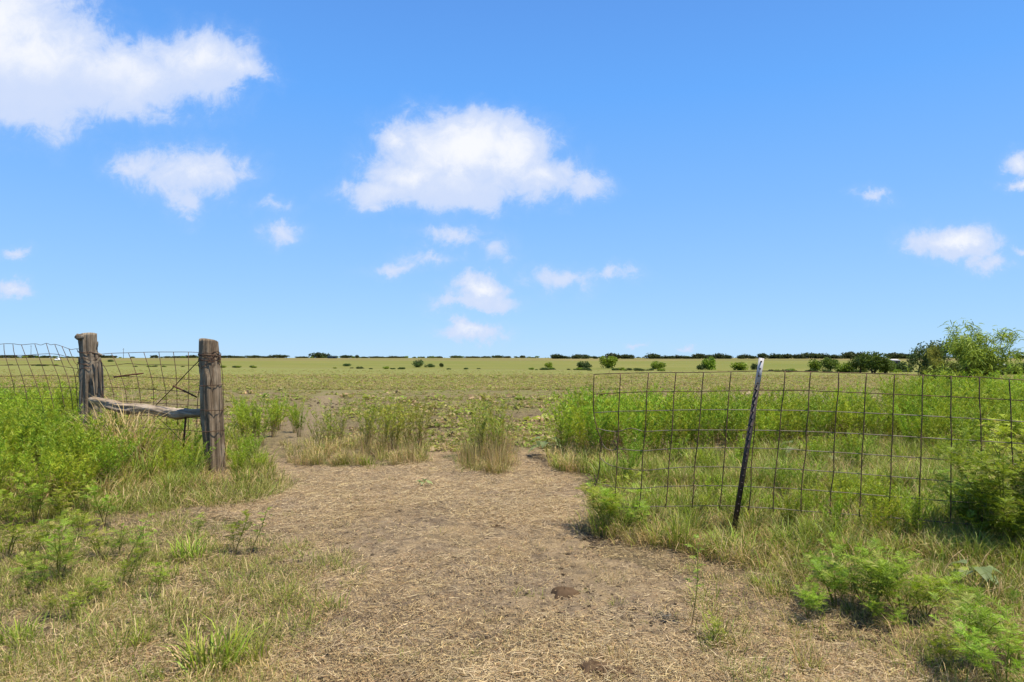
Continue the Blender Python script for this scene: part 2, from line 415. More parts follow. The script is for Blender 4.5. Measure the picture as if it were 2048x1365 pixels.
    under = s.mix(s.ramp(n2, 0.35, 0.65), (0.10, 0.075, 0.045), (0.27, 0.20, 0.105))
    under = s.mix(s.ramp(n1, 0.5, 0.7, 0, 0.55), under, (0.11, 0.125, 0.035))
    near = s.mix(s.attr('track'), under, tr)
    fdirt = s.mix(s.ramp(n2, 0.3, 0.7), (0.11, 0.08, 0.045), (0.22, 0.162, 0.09))
    fweed = s.mix(n1, (0.125, 0.145, 0.03), (0.195, 0.19, 0.055))
    sep = s.n('ShaderNodeSeparateXYZ'); s.put(p, sep.inputs[0])
    dist = s.ramp(sep.outputs[1], 13.0, 75.0)
    fcov = s.math('ADD', s.math('ADD', s.math('MULTIPLY', dist, 0.6), 0.12), s.math('MULTIPLY', s.math('SUBTRACT', n2, 0.5), 0.7))
    fcov = s.math('ADD', fcov, s.math('MULTIPLY', s.math('SUBTRACT', n4, 0.45), 0.9))
    fcol = s.mix(s.math('MULTIPLY', s.ramp(fcov, 0.0, 0.55), 0.9), fdirt, fweed)
    fcol = s.mix(s.math('MULTIPLY', s.attr('worn'), 0.6), fcol, (0.25, 0.185, 0.11))
    col = s.mix(s.attr('field'), near, fcol)
    far1 = s.noise(s.scale(p, (0.012, 0.05, 0.01)), 1.0, 5.0, 0.6)
    col = s.mix(s.attr('meadow'), col, s.mix(s.ramp(far1, 0.35, 0.65), (0.125, 0.135, 0.03), (0.165, 0.155, 0.042)))
    far2 = s.noise(s.scale(p, (0.008, 0.03, 0.01)), 1.0, 5.0, 0.65)
    col = s.mix(s.attr('ridge'), col, s.mix(s.ramp(far2, 0.38, 0.62), (0.115, 0.115, 0.032), (0.20, 0.155, 0.06)))
    hgt = s.math('ADD', s.math('ADD', n2, s.math('MULTIPLY', n3, 0.35)), s.math('MULTIPLY', straw, 0.12))
    me.materials.append(s.out(s.bsdf(col, 0.95, 0.05, 0, hgt, 0.85, 0.035)))
    o = link('ground', me); tag(o, 'pale straw-littered dirt and weedy field running out to the ridge', 'ground', kind='structure')
build_ground()

# ------------------------------------------------------------------ plant prototypes
C_STRAW = np.array((0.50, 0.365, 0.175)); C_GOLD = np.array((0.52, 0.35, 0.13)); C_BROWN = np.array((0.20, 0.125, 0.06))
C_GREEN = np.array((0.175, 0.245, 0.022)); C_OLIVE = np.array((0.25, 0.25, 0.042)); C_BRIGHT = np.array((0.265, 0.355, 0.022)); C_DEEP = np.array((0.06, 0.092, 0.022))
C_YEL = np.array((0.36, 0.34, 0.04))
def unit(v): return v / (np.linalg.norm(v, axis=-1, keepdims=True) + 1e-9)
def blades(tm, g, n, spread, h, w, lean, droop, cols, m=4):
    """n curved grass blades rising from a patch of radius spread"""
    a = g.rand(n) * 2 * math.pi; q = np.sqrt(g.rand(n)) * spread
    b = np.stack([q * np.cos(a), q * np.sin(a), np.full(n, -0.01)], 1)
    d = a + g.randn(n) * 0.9; ln = np.abs(g.randn(n)) * lean + 0.05; hh = h * (0.5 + 0.7 * g.rand(n))
    t = np.linspace(0, 1, m)[None]
    bend = ln[:, None] * t + droop * (0.4 + g.rand(n))[:, None] * t ** 2.2
    ang = np.clip(bend, 0, 2.3)
    seg = hh[:, None] / (m - 1)
    rx = np.concatenate([np.zeros((n, 1)), np.cumsum(np.sin(ang[:, 1:]) * seg, 1)], 1); rz = np.concatenate([np.zeros((n, 1)), np.cumsum(np.cos(ang[:, 1:]) * seg, 1)], 1)
    P = np.stack([b[:, 0:1] + rx * np.cos(d)[:, None], b[:, 1:2] + rx * np.sin(d)[:, None], np.maximum(b[:, 2:3] + rz, 0.004)], -1)
    W = w * (0.6 + 0.7 * g.rand(n))[:, None] * np.interp(t, [0, 0.3, 0.75, 1], [0.8, 1.0, 0.7, 0.05])
    tw = g.randn(n) * 0.7
    S = np.stack([-np.sin(d + tw), np.cos(d + tw), np.zeros(n)], 1)
    ci = g.randint(0, len(cols), n); base = np.array(cols)[ci] * (0.75 + 0.5 * g.rand(n))[:, None]
    tip = base * 0.6 + C_STRAW * 0.4
    C = base[:, None] * (1 - 0.6 * t[..., None] ** 3) + tip[:, None] * 0.6 * t[..., None] ** 3
    tm.ribbons(P, W, S, C)
def grass_protos():
    g = np.random.RandomState(3); out = {}
    def mk(key, k, fn, mat):
        L = []
        for i in range(k):
            tm = TM(); fn(tm, g); L.append(tm.mesh('%s_%d' % (key, i), mat))
        out[key] = L
    mk('short_green', 4, lambda t, g: (blades(t, g, 34, 0.09, 0.09, 0.004, 0.85, 0.8, [C_GREEN, C_OLIVE, C_OLIVE]), blades(t, g, 14, 0.10, 0.09, 0.0032, 1.2, 0.9, [C_STRAW])), M_GRASS)
    mk('short_dry', 4, lambda t, g: (blades(t, g, 32, 0.12, 0.11, 0.0032, 1.35, 0.6, [C_STRAW, C_GOLD, C_STRAW, C_OLIVE]),), M_GRASS)
    mk('long_green', 5, lambda t, g: (blades(t, g, 60, 0.10, 0.34, 0.0065, 0.28, 0.95, [C_GREEN, C_OLIVE, C_GREEN, C_BRIGHT * 0.9]), blades(t, g, 26, 0.12, 0.26, 0.005, 0.5, 1.0, [C_STRAW, C_GOLD])), M_GRASS)
    mk('long_dry', 5, lambda t, g: (blades(t, g, 60, 0.11, 0.34, 0.0055, 0.4, 1.2, [C_STRAW, C_GOLD, C_STRAW, C_OLIVE]), blades(t, g, 16, 0.10, 0.28, 0.006, 0.3, 0.9, [C_GREEN, C_OLIVE])), M_GRASS)
    mk('stalks', 4, lambda t, g: (blades(t, g, 34, 0.10, 0.48, 0.0045, 0.16, 0.12, [C_STRAW, C_BROWN * 2.0, C_GOLD * .9, C_OLIVE]), blades(t, g, 30, 0.14, 0.2, 0.0045, 0.7, 0.8, [C_STRAW])), M_GRASS)
    mk('sprawl', 5, lambda t, g: (blades(t, g, 26, 0.13, 0.16, 0.0036, 1.25, 0.7, [C_STRAW, C_OLIVE, C_GREEN, C_OLIVE * .8]), blades(t, g, 10, 0.10, 0.09, 0.004, 0.8, 0.9, [C_GREEN, C_OLIVE])), M_GRASS)
    mk('golden', 3, lambda t, g: (blades(t, g, 70, 0.09, 0.50, 0.0038, 0.22, 1.35, [C_STRAW * 1.15, C_GOLD * 1.1, C_STRAW], 7),), M_GRASS)
    mk('lush', 3, lambda t, g: (blades(t, g, 70, 0.09, 0.17, 0.006, 0.5, 0.8, [C_GREEN * 1.1, C_BRIGHT, C_OLIVE]), blades(t, g, 18, 0.1, 0.15, 0.004, 0.8, 0.9, [C_STRAW])), M_GRASS)
    def litter(t, g):
        n = 60; a = g.rand(n) * 6.283; q = np.sqrt(g.rand(n)) * 0.26; L = 0.015 + 0.10 * g.rand(n) ** 2.6; d = g.rand(n) * 6.283
        mid = np.stack([q * np.cos(a), q * np.sin(a), 0.004 + 0.016 * g.rand(n)], 1); dv = np.stack([np.cos(d), np.sin(d), g.randn(n) * 0.12], 1)
        pv = np.stack([-np.sin(d), np.cos(d), np.zeros(n)], 1)
        s = np.array([-0.5, 0.0, 0.5])
        P = mid[:, None] + dv[:, None] * (L[:, None] * s)[..., None] + pv[:, None] * ((g.randn(n) * 0.10 * L)[:, None] * np.array([0, 1, 0]))[..., None]
        P[..., 2] = np.maximum(P[..., 2], 0.002)
        W = np.repeat((0.0014 + 0.0020 * g.rand(n) ** 2)[:, None], 3, 1)
        dull = np.array((0.48, 0.365, 0.21)); c = np.array([dull * 1.1, C_STRAW, dull * 0.7, C_BROWN * 1.5, dull])[g.randint(0, 5, n)] * (0.7 + 0.5 * g.rand(n))[:, None]
        S = unit(pv + np.array([0, 0, 0.5]) * g.randn(n)[:, None])
        t.ribbons(P, W, S, np.repeat(c[:, None], 3, 1))
    mk('litter', 8, litter, M_STRAW)
    def chips(t, g):
        n = 110; a = g.rand(n) * 6.283; q = np.sqrt(g.rand(n)) * 0.24; L = 0.006 + 0.03 * g.rand(n) ** 2; d = g.rand(n) * 6.283
        mid = np.stack([q * np.cos(a), q * np.sin(a), 0.002 + 0.010 * g.rand(n)], 1); dv = np.stack([np.cos(d), np.sin(d), g.randn(n) * 0.25], 1)
        P = mid[:, None] + dv[:, None] * (L[:, None] * np.array([-0.5, 0.5]))[..., None]
        c = np.array([C_STRAW, C_STRAW * 0.8, C_STRAW * 0.6, C_BROWN * 0.6, C_BROWN * 1.6])[g.randint(0, 5, n)] * (0.7 + 0.5 * g.rand(n))[:, None]
        t.ribbons(P, np.repeat((0.0015 + 0.0035 * g.rand(n) ** 2)[:, None], 2, 1), unit(np.stack([-np.sin(d), np.cos(d), g.randn(n) * 0.5], 1)), np.repeat(c[:, None], 2, 1))
    mk('chips', 8, chips, M_STRAW)
    return out
GP = grass_protos()
def clod_mesh(seed, col, mat):
    g = np.random.RandomState(seed); import bmesh
    bm = bmesh.new(); bmesh.ops.create_icosphere(bm, subdivisions=2, radius=1.0)
    V = np.array([v.co[:] for v in bm.verts]); F = [[v.index for v in f.verts] for f in bm.faces]; bm.free()
    k = g.randn(6, 3); n = sum(np.sin(V @ kk * 1.8 + i) for i, kk in enumerate(k)) / 6
    V = V * (1 + 0.32 * n[:, None] + 0.08 * g.randn(len(V), 1)) * np.array([1, 0.75, 0.42])
    t = TM(); t.add(V, F, np.tile(col, (len(V), 1)) * (0.8 + 0.4 * g.rand(len(V), 1))); return t.mesh('clod_%d' % seed, mat)
M_CLOD = MT('soil_clod'); M_CLOD = M_CLOD.out(M_CLOD.bsdf(M_CLOD.attr('Col', 'Color'), 0.95, 0.05, 0, M_CLOD.noise(M_CLOD.obj(), 3.0, 5.0), 0.8, 0.3))
GP['clod'] = [clod_mesh(i, np.array((0.17, 0.124, 0.08)) * (0.65 + 0.16 * i), M_CLOD) for i in range(5)]

def feather_weed(seed, h=0.72, k=19, nl=58, dry=0.35, tint=C_BRIGHT, spread=0.5):
    """upright weed of many wand-like stems set with narrow leaves: returns [('stem', mesh), ('leaves', mesh)]"""
    g = np.random.RandomState(seed); st = TM(); lv = TM()
    for i in range(k):
        a = g.rand() * 6.283; q = g.rand() * 0.07; hh = h * (0.62 + 0.45 * g.rand()); ln = (0.1 + 0.9 * g.rand()) * spread
        t = np.linspace(0, 1, 6)[:, None]
        dv = np.array([math.cos(a), math.sin(a), 0])
        P = dv * q + dv * (ln * hh * (0.35 * t + 0.65 * t ** 2)) + np.array([0, 0, 1]) * (hh * t * (1 - 0.12 * t * ln)) + g.randn(6, 3) * 0.006 * t
        lower = C_BROWN * 1.25 if g.rand() < dry + .25 else C_OLIVE * 0.7
        C = lower * (1 - t) + tint * 0.7 * t
        st.tube(P, np.linspace(0.0032, 0.0011, 6), C, 3, False)
        n = nl; tt = np.clip(0.28 + 0.74 * g.rand(n) ** 0.8, 0, 1); tt.sort()
        B = np.stack([np.interp(tt, t[:, 0], P[:, j]) for j in range(3)], 1)
        la = g.rand(n) * 6.283; up = 0.45 + 0.75 * g.rand(n)
        D = np.stack([np.cos(la) * np.cos(up), np.sin(la) * np.cos(up), np.sin(up)], 1)
        L = (0.045 + 0.055 * g.rand(n)) * (1.1 - 0.45 * tt) * (h / 0.7)
        s = np.array([0, 0.5, 1.0]); P3 = B[:, None] + D[:, None] * (L[:, None] * s)[..., None]
        P3[:, 2, 2] -= L * 0.18
        W = (0.0052 + 0.0026 * g.rand(n))[:, None] * np.array([0.7, 1.0, 0.1])
        S = unit(np.cross(D, g.randn(n, 3)))
        dr = g.rand(n) < dry * np.clip(1.5 - 2.2 * tt, 0, 1)
        c = np.where(dr[:, None], C_STRAW * 0.75, tint * (0.6 + 0.5 * tt)[:, None]) * (0.75 + 0.5 * g.rand(n))[:, None]
        c[:, 0] *= 0.85 + 0.4 * g.rand(n)
        lv.ribbons(P3, W, S, np.repeat(c[:, None], 3, 1))
    return [('stem', st.mesh('weed_stem', M_STEM)), ('leaves', lv.mesh('weed_leaves', M_LEAF))]
def pinnate(lv, g, base, d, L, col, pairs=6, wid=0.26, lw=0.010):
    """one ferny leaf: a row of paired leaflets along a drooping midrib"""
    d = np.asarray(d, float); d /= np.linalg.norm(d) + 1e-9
    side = np.cross(d, (0, 0, 1.0)); side /= np.linalg.norm(side) + 1e-9; nrm_ = np.cross(side, d)
    t = np.linspace(0.22, 1.0, pairs); P = []; D = []; Ls = []
    for i, x in enumerate(t):
        c = base + d * L * x - np.array([0, 0, 1]) * L * 0.28 * x * x
        ll = L * wid * 1.9 * math.sin(0.5 + 2.2 * x) * (0.8 + 0.4 * g.rand())
        for sg in (-1, 1):
            P.append(c); D.append(d * 0.75 + side * sg * 0.8 + nrm_ * g.randn() * 0.2); Ls.append(max(ll, L * 0.1))
    P.append(base + d * L - np.array([0, 0, 1]) * L * 0.28); D.append(d - np.array([0, 0, .4])); Ls.append(L * 0.3)
    P = np.array(P); D = unit(np.array(D)); Ls = np.array(Ls); n = len(P)
    s = np.array([0, 0.5, 1.0]); Q = P[:, None] + D[:, None] * (Ls[:, None] * s)[..., None]; Q[:, 2, 2] -= Ls * 0.15
    W = (lw * (0.7 + 0.6 * g.rand(n)))[:, None] * np.array([0.35, 1.0, 0.08])
    S = unit(np.cross(D, np.tile(nrm_, (n, 1)) + g.randn(n, 3) * 0.25))
    if g.rand() < 0.14: col = col * 0.4 + C_YEL * 0.35 + C_STRAW * 0.25
    c = col * (0.7 + 0.55 * g.rand(n))[:, None]
    lv.ribbons(Q, W, S, np.repeat(c[:, None], 3, 1))
    rib = np.stack([base, base + d * L * 0.5 - np.array([0, 0, 1]) * L * 0.07, base + d * L - np.array([0, 0, 1]) * L * 0.28])
    lv.ribbons(rib[None], np.array([[0.0025, 0.002, 0.001]]), side[None], np.repeat(col[None, None] * 0.8, 3, 1))
def ragweed(seed, h=0.34, stems=4, nleaf=18, tint=C_BRIGHT, L=0.105, spread=0.75, bare=0.42, woody=0.0, lw=0.0052):
    g = np.random.RandomState(seed); st = TM(); lv = TM()
    for i in range(stems):
        a = g.rand() * 6.283; hh = h * (0.7 + 0.4 * g.rand()); dv = np.array([math.cos(a), math.sin(a), 0]); ln = spread * (0.3 + g.rand())
        t = np.linspace(0, 1, 6)[:, None]
        P = dv * 0.02 * g.rand() + dv * ln * hh * t ** 1.3 + np.array([0, 0, 1]) * hh * t + g.randn(6, 3) * 0.008 * t
        c0 = C_BROWN * 1.1 if g.rand() < 0.5 + woody else C_OLIVE * 0.6
        st.tube(P, np.linspace(0.0045 + 0.006 * woody, 0.0015, 6) * (h / 0.4) ** 0.4, c0 * (1 - t) + tint * 0.6 * t, 4, False)
        nb = max(2, int(nleaf / 6))
        tips = [(P, bare)]
        for b in range(nb):
            x = bare + (0.95 - bare) * (b + g.rand()) / nb; o = np.array([np.interp(x, t[:, 0], P[:, j]) for j in range(3)])
            aa = g.rand() * 6.283; bl = hh * 0.36 * (1.0 - 0.25 * x) * (0.6 + 0.7 * g.rand())
            q = np.linspace(0, 1, 4)[:, None]
            B = o + np.array([math.cos(aa), math.sin(aa), 0]) * bl * q + np.array([0, 0, 1]) * bl * (0.75 * q - 0.15 * q * q)
            st.tube(B, np.linspace(0.0022, 0.001, 4), tint * 0.65, 3, False); tips.append((B, 0.25))
        for (B, lo) in tips:
            n = nleaf // 2 if B is P else max(4, nleaf // 4)
            q = np.linspace(0, 1, len(B))
            for j in range(n):
                x = lo + (1 - lo) * (j + g.rand()) / n; o = np.array([np.interp(x, q, B[:, m]) for m in range(3)])
                aa = j * 2.4 + g.randn() * 0.4; up = 0.25 + 0.55 * g.rand() + 0.4 * (x > 0.85)
                d = np.array([math.cos(aa) * math.cos(up), math.sin(aa) * math.cos(up), math.sin(up)])
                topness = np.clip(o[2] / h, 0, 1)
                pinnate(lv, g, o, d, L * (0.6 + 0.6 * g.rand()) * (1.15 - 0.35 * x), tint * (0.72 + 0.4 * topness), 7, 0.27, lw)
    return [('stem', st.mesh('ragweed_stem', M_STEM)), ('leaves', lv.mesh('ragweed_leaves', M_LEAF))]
def leafy_clump(seed, n=26, r=0.22, h=0.14, col=C_OLIVE, lf=0.08):
    """low sprawling vine-like weed with broad leaves"""
    g = np.random.RandomState(seed); lv = TM()
    a = g.rand(n) * 6.283; q = np.sqrt(g.rand(n)) * r; z = h * (0.25 + 0.75 * g.rand(n)) * (1 - 0.4 * q / r)
    B = np.stack([q * np.cos(a), q * np.sin(a), z], 1); d = a + g.randn(n) * 1.0; tl = g.randn(n) * 0.35
    D = np.stack([np.cos(d) * np.cos(tl), np.sin(d) * np.cos(tl), np.sin(tl)], 1); L = lf * (0.6 + 0.8 * g.rand(n))
    s = np.array([0, 0.3, 0.7, 1.0]); P = B[:, None] + D[:, None] * (L[:, None] * (s - 0.3))[..., None]; P[:, 3, 2] -= L * 0.2; P[:, 0, 2] -= L * .1
    W = L[:, None] * np.array([0.25, 0.85, 0.6, 0.05]); S = unit(np.cross(D, np.array([0, 0, 1.0]) + g.randn(n, 3) * 0.3))
    c = np.where((g.rand(n) < 0.25)[:, None], C_STRAW * 0.8, col) * (0.7 + 0.6 * g.rand(n))[:, None]
    lv.ribbons(P, W, S, np.repeat(c[:, None], 4, 1))
    stem = np.stack([np.stack([B[:, 0] * 0.2, B[:, 1] * 0.2, np.full(n, -0.01)], 1), (B * 0.7), B], 1)
    lv.ribbons(stem, np.full((n, 3), 0.005), unit(np.cross(B + 1e-3, (0, 0, 1.0))), np.repeat((C_OLIVE * 0.7)[None, None], n, 0).repeat(3, 1))
    return lv.mesh('leafy_clump', M_LEAF)

# ------------------------------------------------------------------ scattered stuff (geometry-node instances)
def scatter(name, meshes, pts, rot, scl, idx, label, cat):
    col = bpy.data.collections.new(name + '_sources')
    for i, me in enumerate(meshes):
        col.objects.link(bpy.data.objects.new('%s_source_%02d' % (name, i), me))
    n = len(pts); me = bpy.data.meshes.new(name); me.vertices.add(n); me.vertices.foreach_set('co', np.asarray(pts, 'f4').ravel())
    for nm, ty, data in (('rot', 'FLOAT_VECTOR', rot), ('scl', 'FLOAT_VECTOR', scl)):
        a = me.attributes.new(nm, ty, 'POINT'); a.data.foreach_set('vector', np.asarray(data, 'f4').ravel())
    a = me.attributes.new('pick', 'INT', 'POINT'); a.data.foreach_set('value', np.asarray(idx, 'i4'))
    ng = bpy.data.node_groups.new(name + '_scatter', 'GeometryNodeTree')
    ng.interface.new_socket('Geometry', in_out='INPUT', socket_type='NodeSocketGeometry')
    ng.interface.new_socket('Geometry', in_out='OUTPUT', socket_type='NodeSocketGeometry')
    gi = ng.nodes.new('NodeGroupInput'); go = ng.nodes.new('NodeGroupOutput'); ip = ng.nodes.new('GeometryNodeInstanceOnPoints')
    ci = ng.nodes.new('GeometryNodeCollectionInfo'); ci.inputs['Collection'].default_value = col
    ci.inputs['Separate Children'].default_value = True; ci.inputs['Reset Children'].default_value = True
    def na(nm, ty):
        x = ng.nodes.new('GeometryNodeInputNamedAttribute'); x.data_type = ty; x.inputs['Name'].default_value = nm; return x.outputs['Attribute']
    ip.inputs['Pick Instance'].default_value = True
    L = ng.links.new
    L(gi.outputs[0], ip.inputs['Points']); L(ci.outputs[0], ip.inputs['Instance']); L(na('pick', 'INT'), ip.inputs['Instance Index'])
    e2r = ng.nodes.new('FunctionNodeEulerToRotation'); L(na('rot', 'FLOAT_VECTOR'), e2r.inputs[0]); L(e2r.outputs[0], ip.inputs['Rotation'])
    L(na('scl', 'FLOAT_VECTOR'), ip.inputs['Scale']); L(ip.outputs[0], go.inputs[0])
    o = link(name, me); md = o.modifiers.new('scatter', 'NODES'); md.node_group = ng
    tag(o, label, cat, kind='stuff'); return o
def pts_in(poly, n, seed, jitter=0.0):
    """n ground points under a polygon of the photograph"""
    g = np.random.RandomState(seed); P = np.array(poly, float); lo = P.min(0); hi = P.max(0); out = []
    while len(out) < n:
        q = lo + (hi - lo) * g.rand(n * 3, 2); q = q[inpoly(q[:, 0], q[:, 1], poly)]
        out += list(map(tuple, q))
    out = np.array(out[:n])
    b = math.cos(PITCH) - math.sin(PITCH) * (CY - out[:, 1]) / F_PX; c = math.sin(PITCH) + math.cos(PITCH) * (CY - out[:, 1]) / F_PX
    y = np.minimum(H_CAM / np.maximum(-c, 1e-4) * b, 400)
    for _ in range(6):   # settle on the sloping ground
        x = (out[:, 0] - CX) / F_PX * y / b; y = np.clip((terrain(x, y) - H_CAM) / c * b, 1, 400)
    x = (out[:, 0] - CX) / F_PX * y / b
    return np.stack([x, y, terrain(x, y) + micro(x, y)], 1), out
def multi(name, jobs, label, cat, seed):
    """jobs: (polygon, count, proto key, size low, size high[, keep function])"""
    g = np.random.RandomState(seed); meshes = []; start = {}
    A, B, Cc, D = [], [], [], []
    for j, job in enumerate(jobs):
        poly, n, key, s0, s1 = job[:5]
        if key not in start: start[key] = len(meshes); meshes += GP[key]
        p, q = pts_in(poly, n, seed * 31 + j)
        if len(job) > 5:
            k = job[5](p, q, g); p = p[k]
        m = len(p)
        A.append(p); B.append(np.stack([g.randn(m) * 0.08, g.randn(m) * 0.08, g.rand(m) * 6.283], 1))
        s = s0 + (s1 - s0) * g.rand(m); Cc.append(np.stack([s, s, s * (0.8 + 0.4 * g.rand(m))], 1)); D.append(start[key] + g.randint(0, len(GP[key]), m))
    return scatter(name, meshes, np.concatenate(A), np.concatenate(B), np.concatenate(Cc), np.concatenate(D), label, cat)

LAWN = [(-150, 990), (200, 1000), (330, 1020), (430, 1085), (610, 1085), (650, 1130), (600, 1200), (520, 1265), (560, 1330), (500, 1420), (-200, 1420)]
LAWN2 = [(-150, 970), (300, 990), (460, 1060), (660, 1070), (740, 1150), (640, 1250), (600, 1330), (620, 1420), (-200, 1420)]
EDGES = [(-150, 985), (240, 985), (330, 980), (560, 960), (575, 985), (480, 1010), (330, 1020), (240, 1030), (-150, 1060)]
STRIPBASE = [(1100, 915), (1180, 925), (1500, 915), (1800, 885), (2150, 885), (2150, 930), (1800, 930), (1500, 945), (1190, 955), (1110, 945)]
LEFTMASS = [(-150, 810), (150, 810), (240, 870), (320, 900), (320, 950), (230, 1000), (-150, 1030)]
POSTGRASS = [(200, 840), (400, 870), (470, 880), (520, 930), (548, 965), (470, 985), (330, 1000), (300, 950), (220, 900)]
RFENCE = [(1165, 1060), (1200, 1000), (1290, 950), (1500, 935), (1800, 905), (2200, 905), (2200, 1150), (1980, 1150), (1850, 1120), (1650, 1120), (1500, 1135), (1360, 1105), (1230, 1085)]
RBACK = [(1180, 945), (1500, 930), (1800, 890), (2200, 880), (2200, 1010), (1900, 1000), (1500, 990), (1230, 985)]
CENTRE = [(560, 890), (620, 880), (860, 880), (850, 925), (760, 940), (590, 935)]
CENTRE2 = [(925, 900), (1010, 900), (1025, 930), (1000, 950), (925, 945)]
ALLTRACK = [(330, 1420), (500, 1280), (560, 1100), (200, 1010), (480, 990), (560, 920), (1080, 890), (1180, 1060), (1400, 1150), (2200, 1160), (2200, 1420)]
RIGHTLOW = [(1360, 1120), (1700, 1120), (2200, 1150), (2200, 1420), (1500, 1420), (1400, 1250)]
def patchy(sc, lo, seed):
    return lambda p, q, g: fbm(p[:, 0] / sc, p[:, 1] / sc, seed, 3) + 0.12 * g.randn(len(p)) > lo
def clear_post(p, q, g): return ~((q[:, 0] > 398) & (q[:, 0] < 478) & (q[:, 1] > 925))
multi('grass', [
    (LAWN, 1300, 'short_green', 0.3, 0.9, patchy(0.55, 0.53, 91)), (LAWN, 650, 'sprawl', 0.5, 1.1, patchy(0.6, 0.49, 83)), (LAWN2, 1300, 'sprawl', 0.4, 1.0, patchy(0.5, 0.52, 84)), (LAWN2, 1100, 'short_dry', 0.3, 0.9, patchy(0.5, 0.47, 85)), (LAWN2, 420, 'short_green', 0.2, 0.6, patchy(0.45, 0.55, 86)), (LAWN, 70, 'lush', 0.4, 0.9, patchy(0.5, 0.55, 89)), (EDGES, 500, 'sprawl', 0.8, 1.6), (EDGES, 300, 'short_green', 0.7, 1.3, patchy(0.5, 0.45, 82)), (STRIPBASE, 200, 'long_green', 0.6, 1.0), (STRIPBASE, 120, 'long_dry', 0.6, 1.0),
    (LEFTMASS, 260, 'long_green', 0.7, 1.3), (LEFTMASS, 170, 'long_dry', 0.7, 1.3), (LEFTMASS, 500, 'short_dry', 1.0, 1.8),
    (POSTGRASS, 210, 'long_green', 0.55, 1.05, clear_post), (POSTGRASS, 90, 'long_dry', 0.55, 0.9, clear_post), (POSTGRASS, 300, 'short_dry', 1.0, 1.6),
    (RFENCE, 800, 'long_green', 0.4, 0.85, patchy(0.6, 0.40, 93)), (RFENCE, 300, 'long_dry', 0.35, 0.75), (RFENCE, 260, 'lush', 0.8, 1.6, patchy(0.6, 0.5, 90)), (RFENCE, 1000, 'short_dry', 0.9, 1.6),
    (RBACK, 420, 'long_green', 0.6, 1.1), (RBACK, 200, 'long_dry', 0.5, 1.0), (RBACK, 200, 'lush', 1.0, 2.0), (RBACK, 300, 'sprawl', 0.8, 1.6),
    (CENTRE, 40, 'stalks', 0.5, 0.95, patchy(0.4, 0.45, 81)), (CENTRE, 55, 'long_dry', 0.4, 0.85), (CENTRE, 60, 'sprawl', 0.8, 1.5), (CENTRE2, 26, 'stalks', 0.55, 1.0), (CENTRE2, 26, 'long_dry', 0.4, 0.75), (CENTRE2, 40, 'sprawl', 0.8, 1.5),
    (ALLTRACK, 240, 'short_dry', 0.4, 0.9, patchy(0.5, 0.5, 95)), (ALLTRACK, 90, 'short_green', 0.25, 0.6, patchy(0.5, 0.5, 96)),
    (RIGHTLOW, 160, 'short_dry', 0.5, 1.0), (RIGHTLOW, 300, 'sprawl', 0.4, 1.1, patchy(0.5, 0.5, 80)), (RIGHTLOW, 150, 'short_green', 0.4, 0.9, patchy(0.5, 0.5, 97)), ([(1480, 1120), (2200, 1130), (2200, 1220), (1950, 1230), (1600, 1180)], 240, 'sprawl', 0.6, 1.4), ([(1480, 1120), (2200, 1130), (2200, 1200), (1950, 1200), (1600, 1160)], 160, 'short_green', 0.6, 1.2),
], 'mixed green and dry straw grass covering the verges', 'grass', 5)
LITTER = [(-150, 960), (480, 940), (540, 895), (1100, 890), (1180, 1040), (2250, 1080), (2250, 1420), (-250, 1420)]
multi('straw_litter', [(LITTER, 5200, 'litter', 0.5, 0.95, patchy(0.7, 0.56, 98)), (LITTER, 1300, 'litter', 0.4, 0.9, patchy(0.4, 0.5, 92)), (LITTER, 5000, 'chips', 0.5, 1.0, patchy(0.55, 0.47, 87)), ([(530, 925), (600, 945), (1100, 905), (1170, 1020), (1060, 1060), (800, 1010), (620, 1060), (380, 1010)], 1500, 'litter', 0.6, 1.1)], 'loose dry straw strewn over the dirt', 'straw', 6)
multi('soil_crumbs', [(LITTER, 9000, 'clod', 0.003, 0.011, patchy(0.4, 0.5, 99)), (LITTER, 1500, 'clod', 0.006, 0.018, patchy(0.4, 0.53, 88)), (LITTER, 90, 'clod', 0.012, 0.026, patchy(0.5, 0.47, 94)), ([(1160, 1060), (1210, 1050), (1230, 1090), (1180, 1100)], 70, 'clod', 0.01, 0.035), ([(1620, 1230), (1760, 1255), (1800, 1290), (1640, 1280)], 70, 'clod', 0.01, 0.03), ([(560, 800), (800, 860), (1100, 870), (1100, 830), (500, 790)], 500, 'clod', 0.02, 0.06)], 'small crumbs of dry soil on the bare dirt', 'soil', 7)

# ------------------------------------------------------------------ field weeds
FW = [leafy_clump(100 + i, 26, 0.22, 0.13, c) for i, c in enumerate([C_OLIVE, C_OLIVE * 0.85, C_OLIVE * 0.6 + C_BRIGHT * 0.4, C_OLIVE * .85 + C_STRAW * .1, C_BRIGHT * .4 + C_OLIVE * .5])]
GP['field_weed'] = FW
FIELD1 = [(-300, 850), (300, 850), (470, 885), (880, 905), (1090, 905), (1300, 840), (1700, 830), (2300, 830), (2300, 772), (-300, 772)]
FIELD2 = [(-300, 780), (2300, 780), (2300, 752), (-300, 752)]
FIELD3 = [(-300, 758), (2300, 758), (2300, 745), (-300, 738)]
def avoid_worn(p, q, g):
    cx1 = np.interp(p[:, 1], [9, 11.5, 16, 24, 30], [-2.6, -3.7, -4.6, -6.4, -7.6])
    return (np.abs(p[:, 0] - cx1) > 0.5) & (g.rand(len(p)) < np.clip((p[:, 1] - 8.6) / 4.5, 0.1, 1)) & (fbm(p[:, 0] / 2.5, p[:, 1] / 2.5, 71, 3) + 0.10 * g.randn(len(p)) + 0.012 * (p[:, 1] - 12) > 0.47)
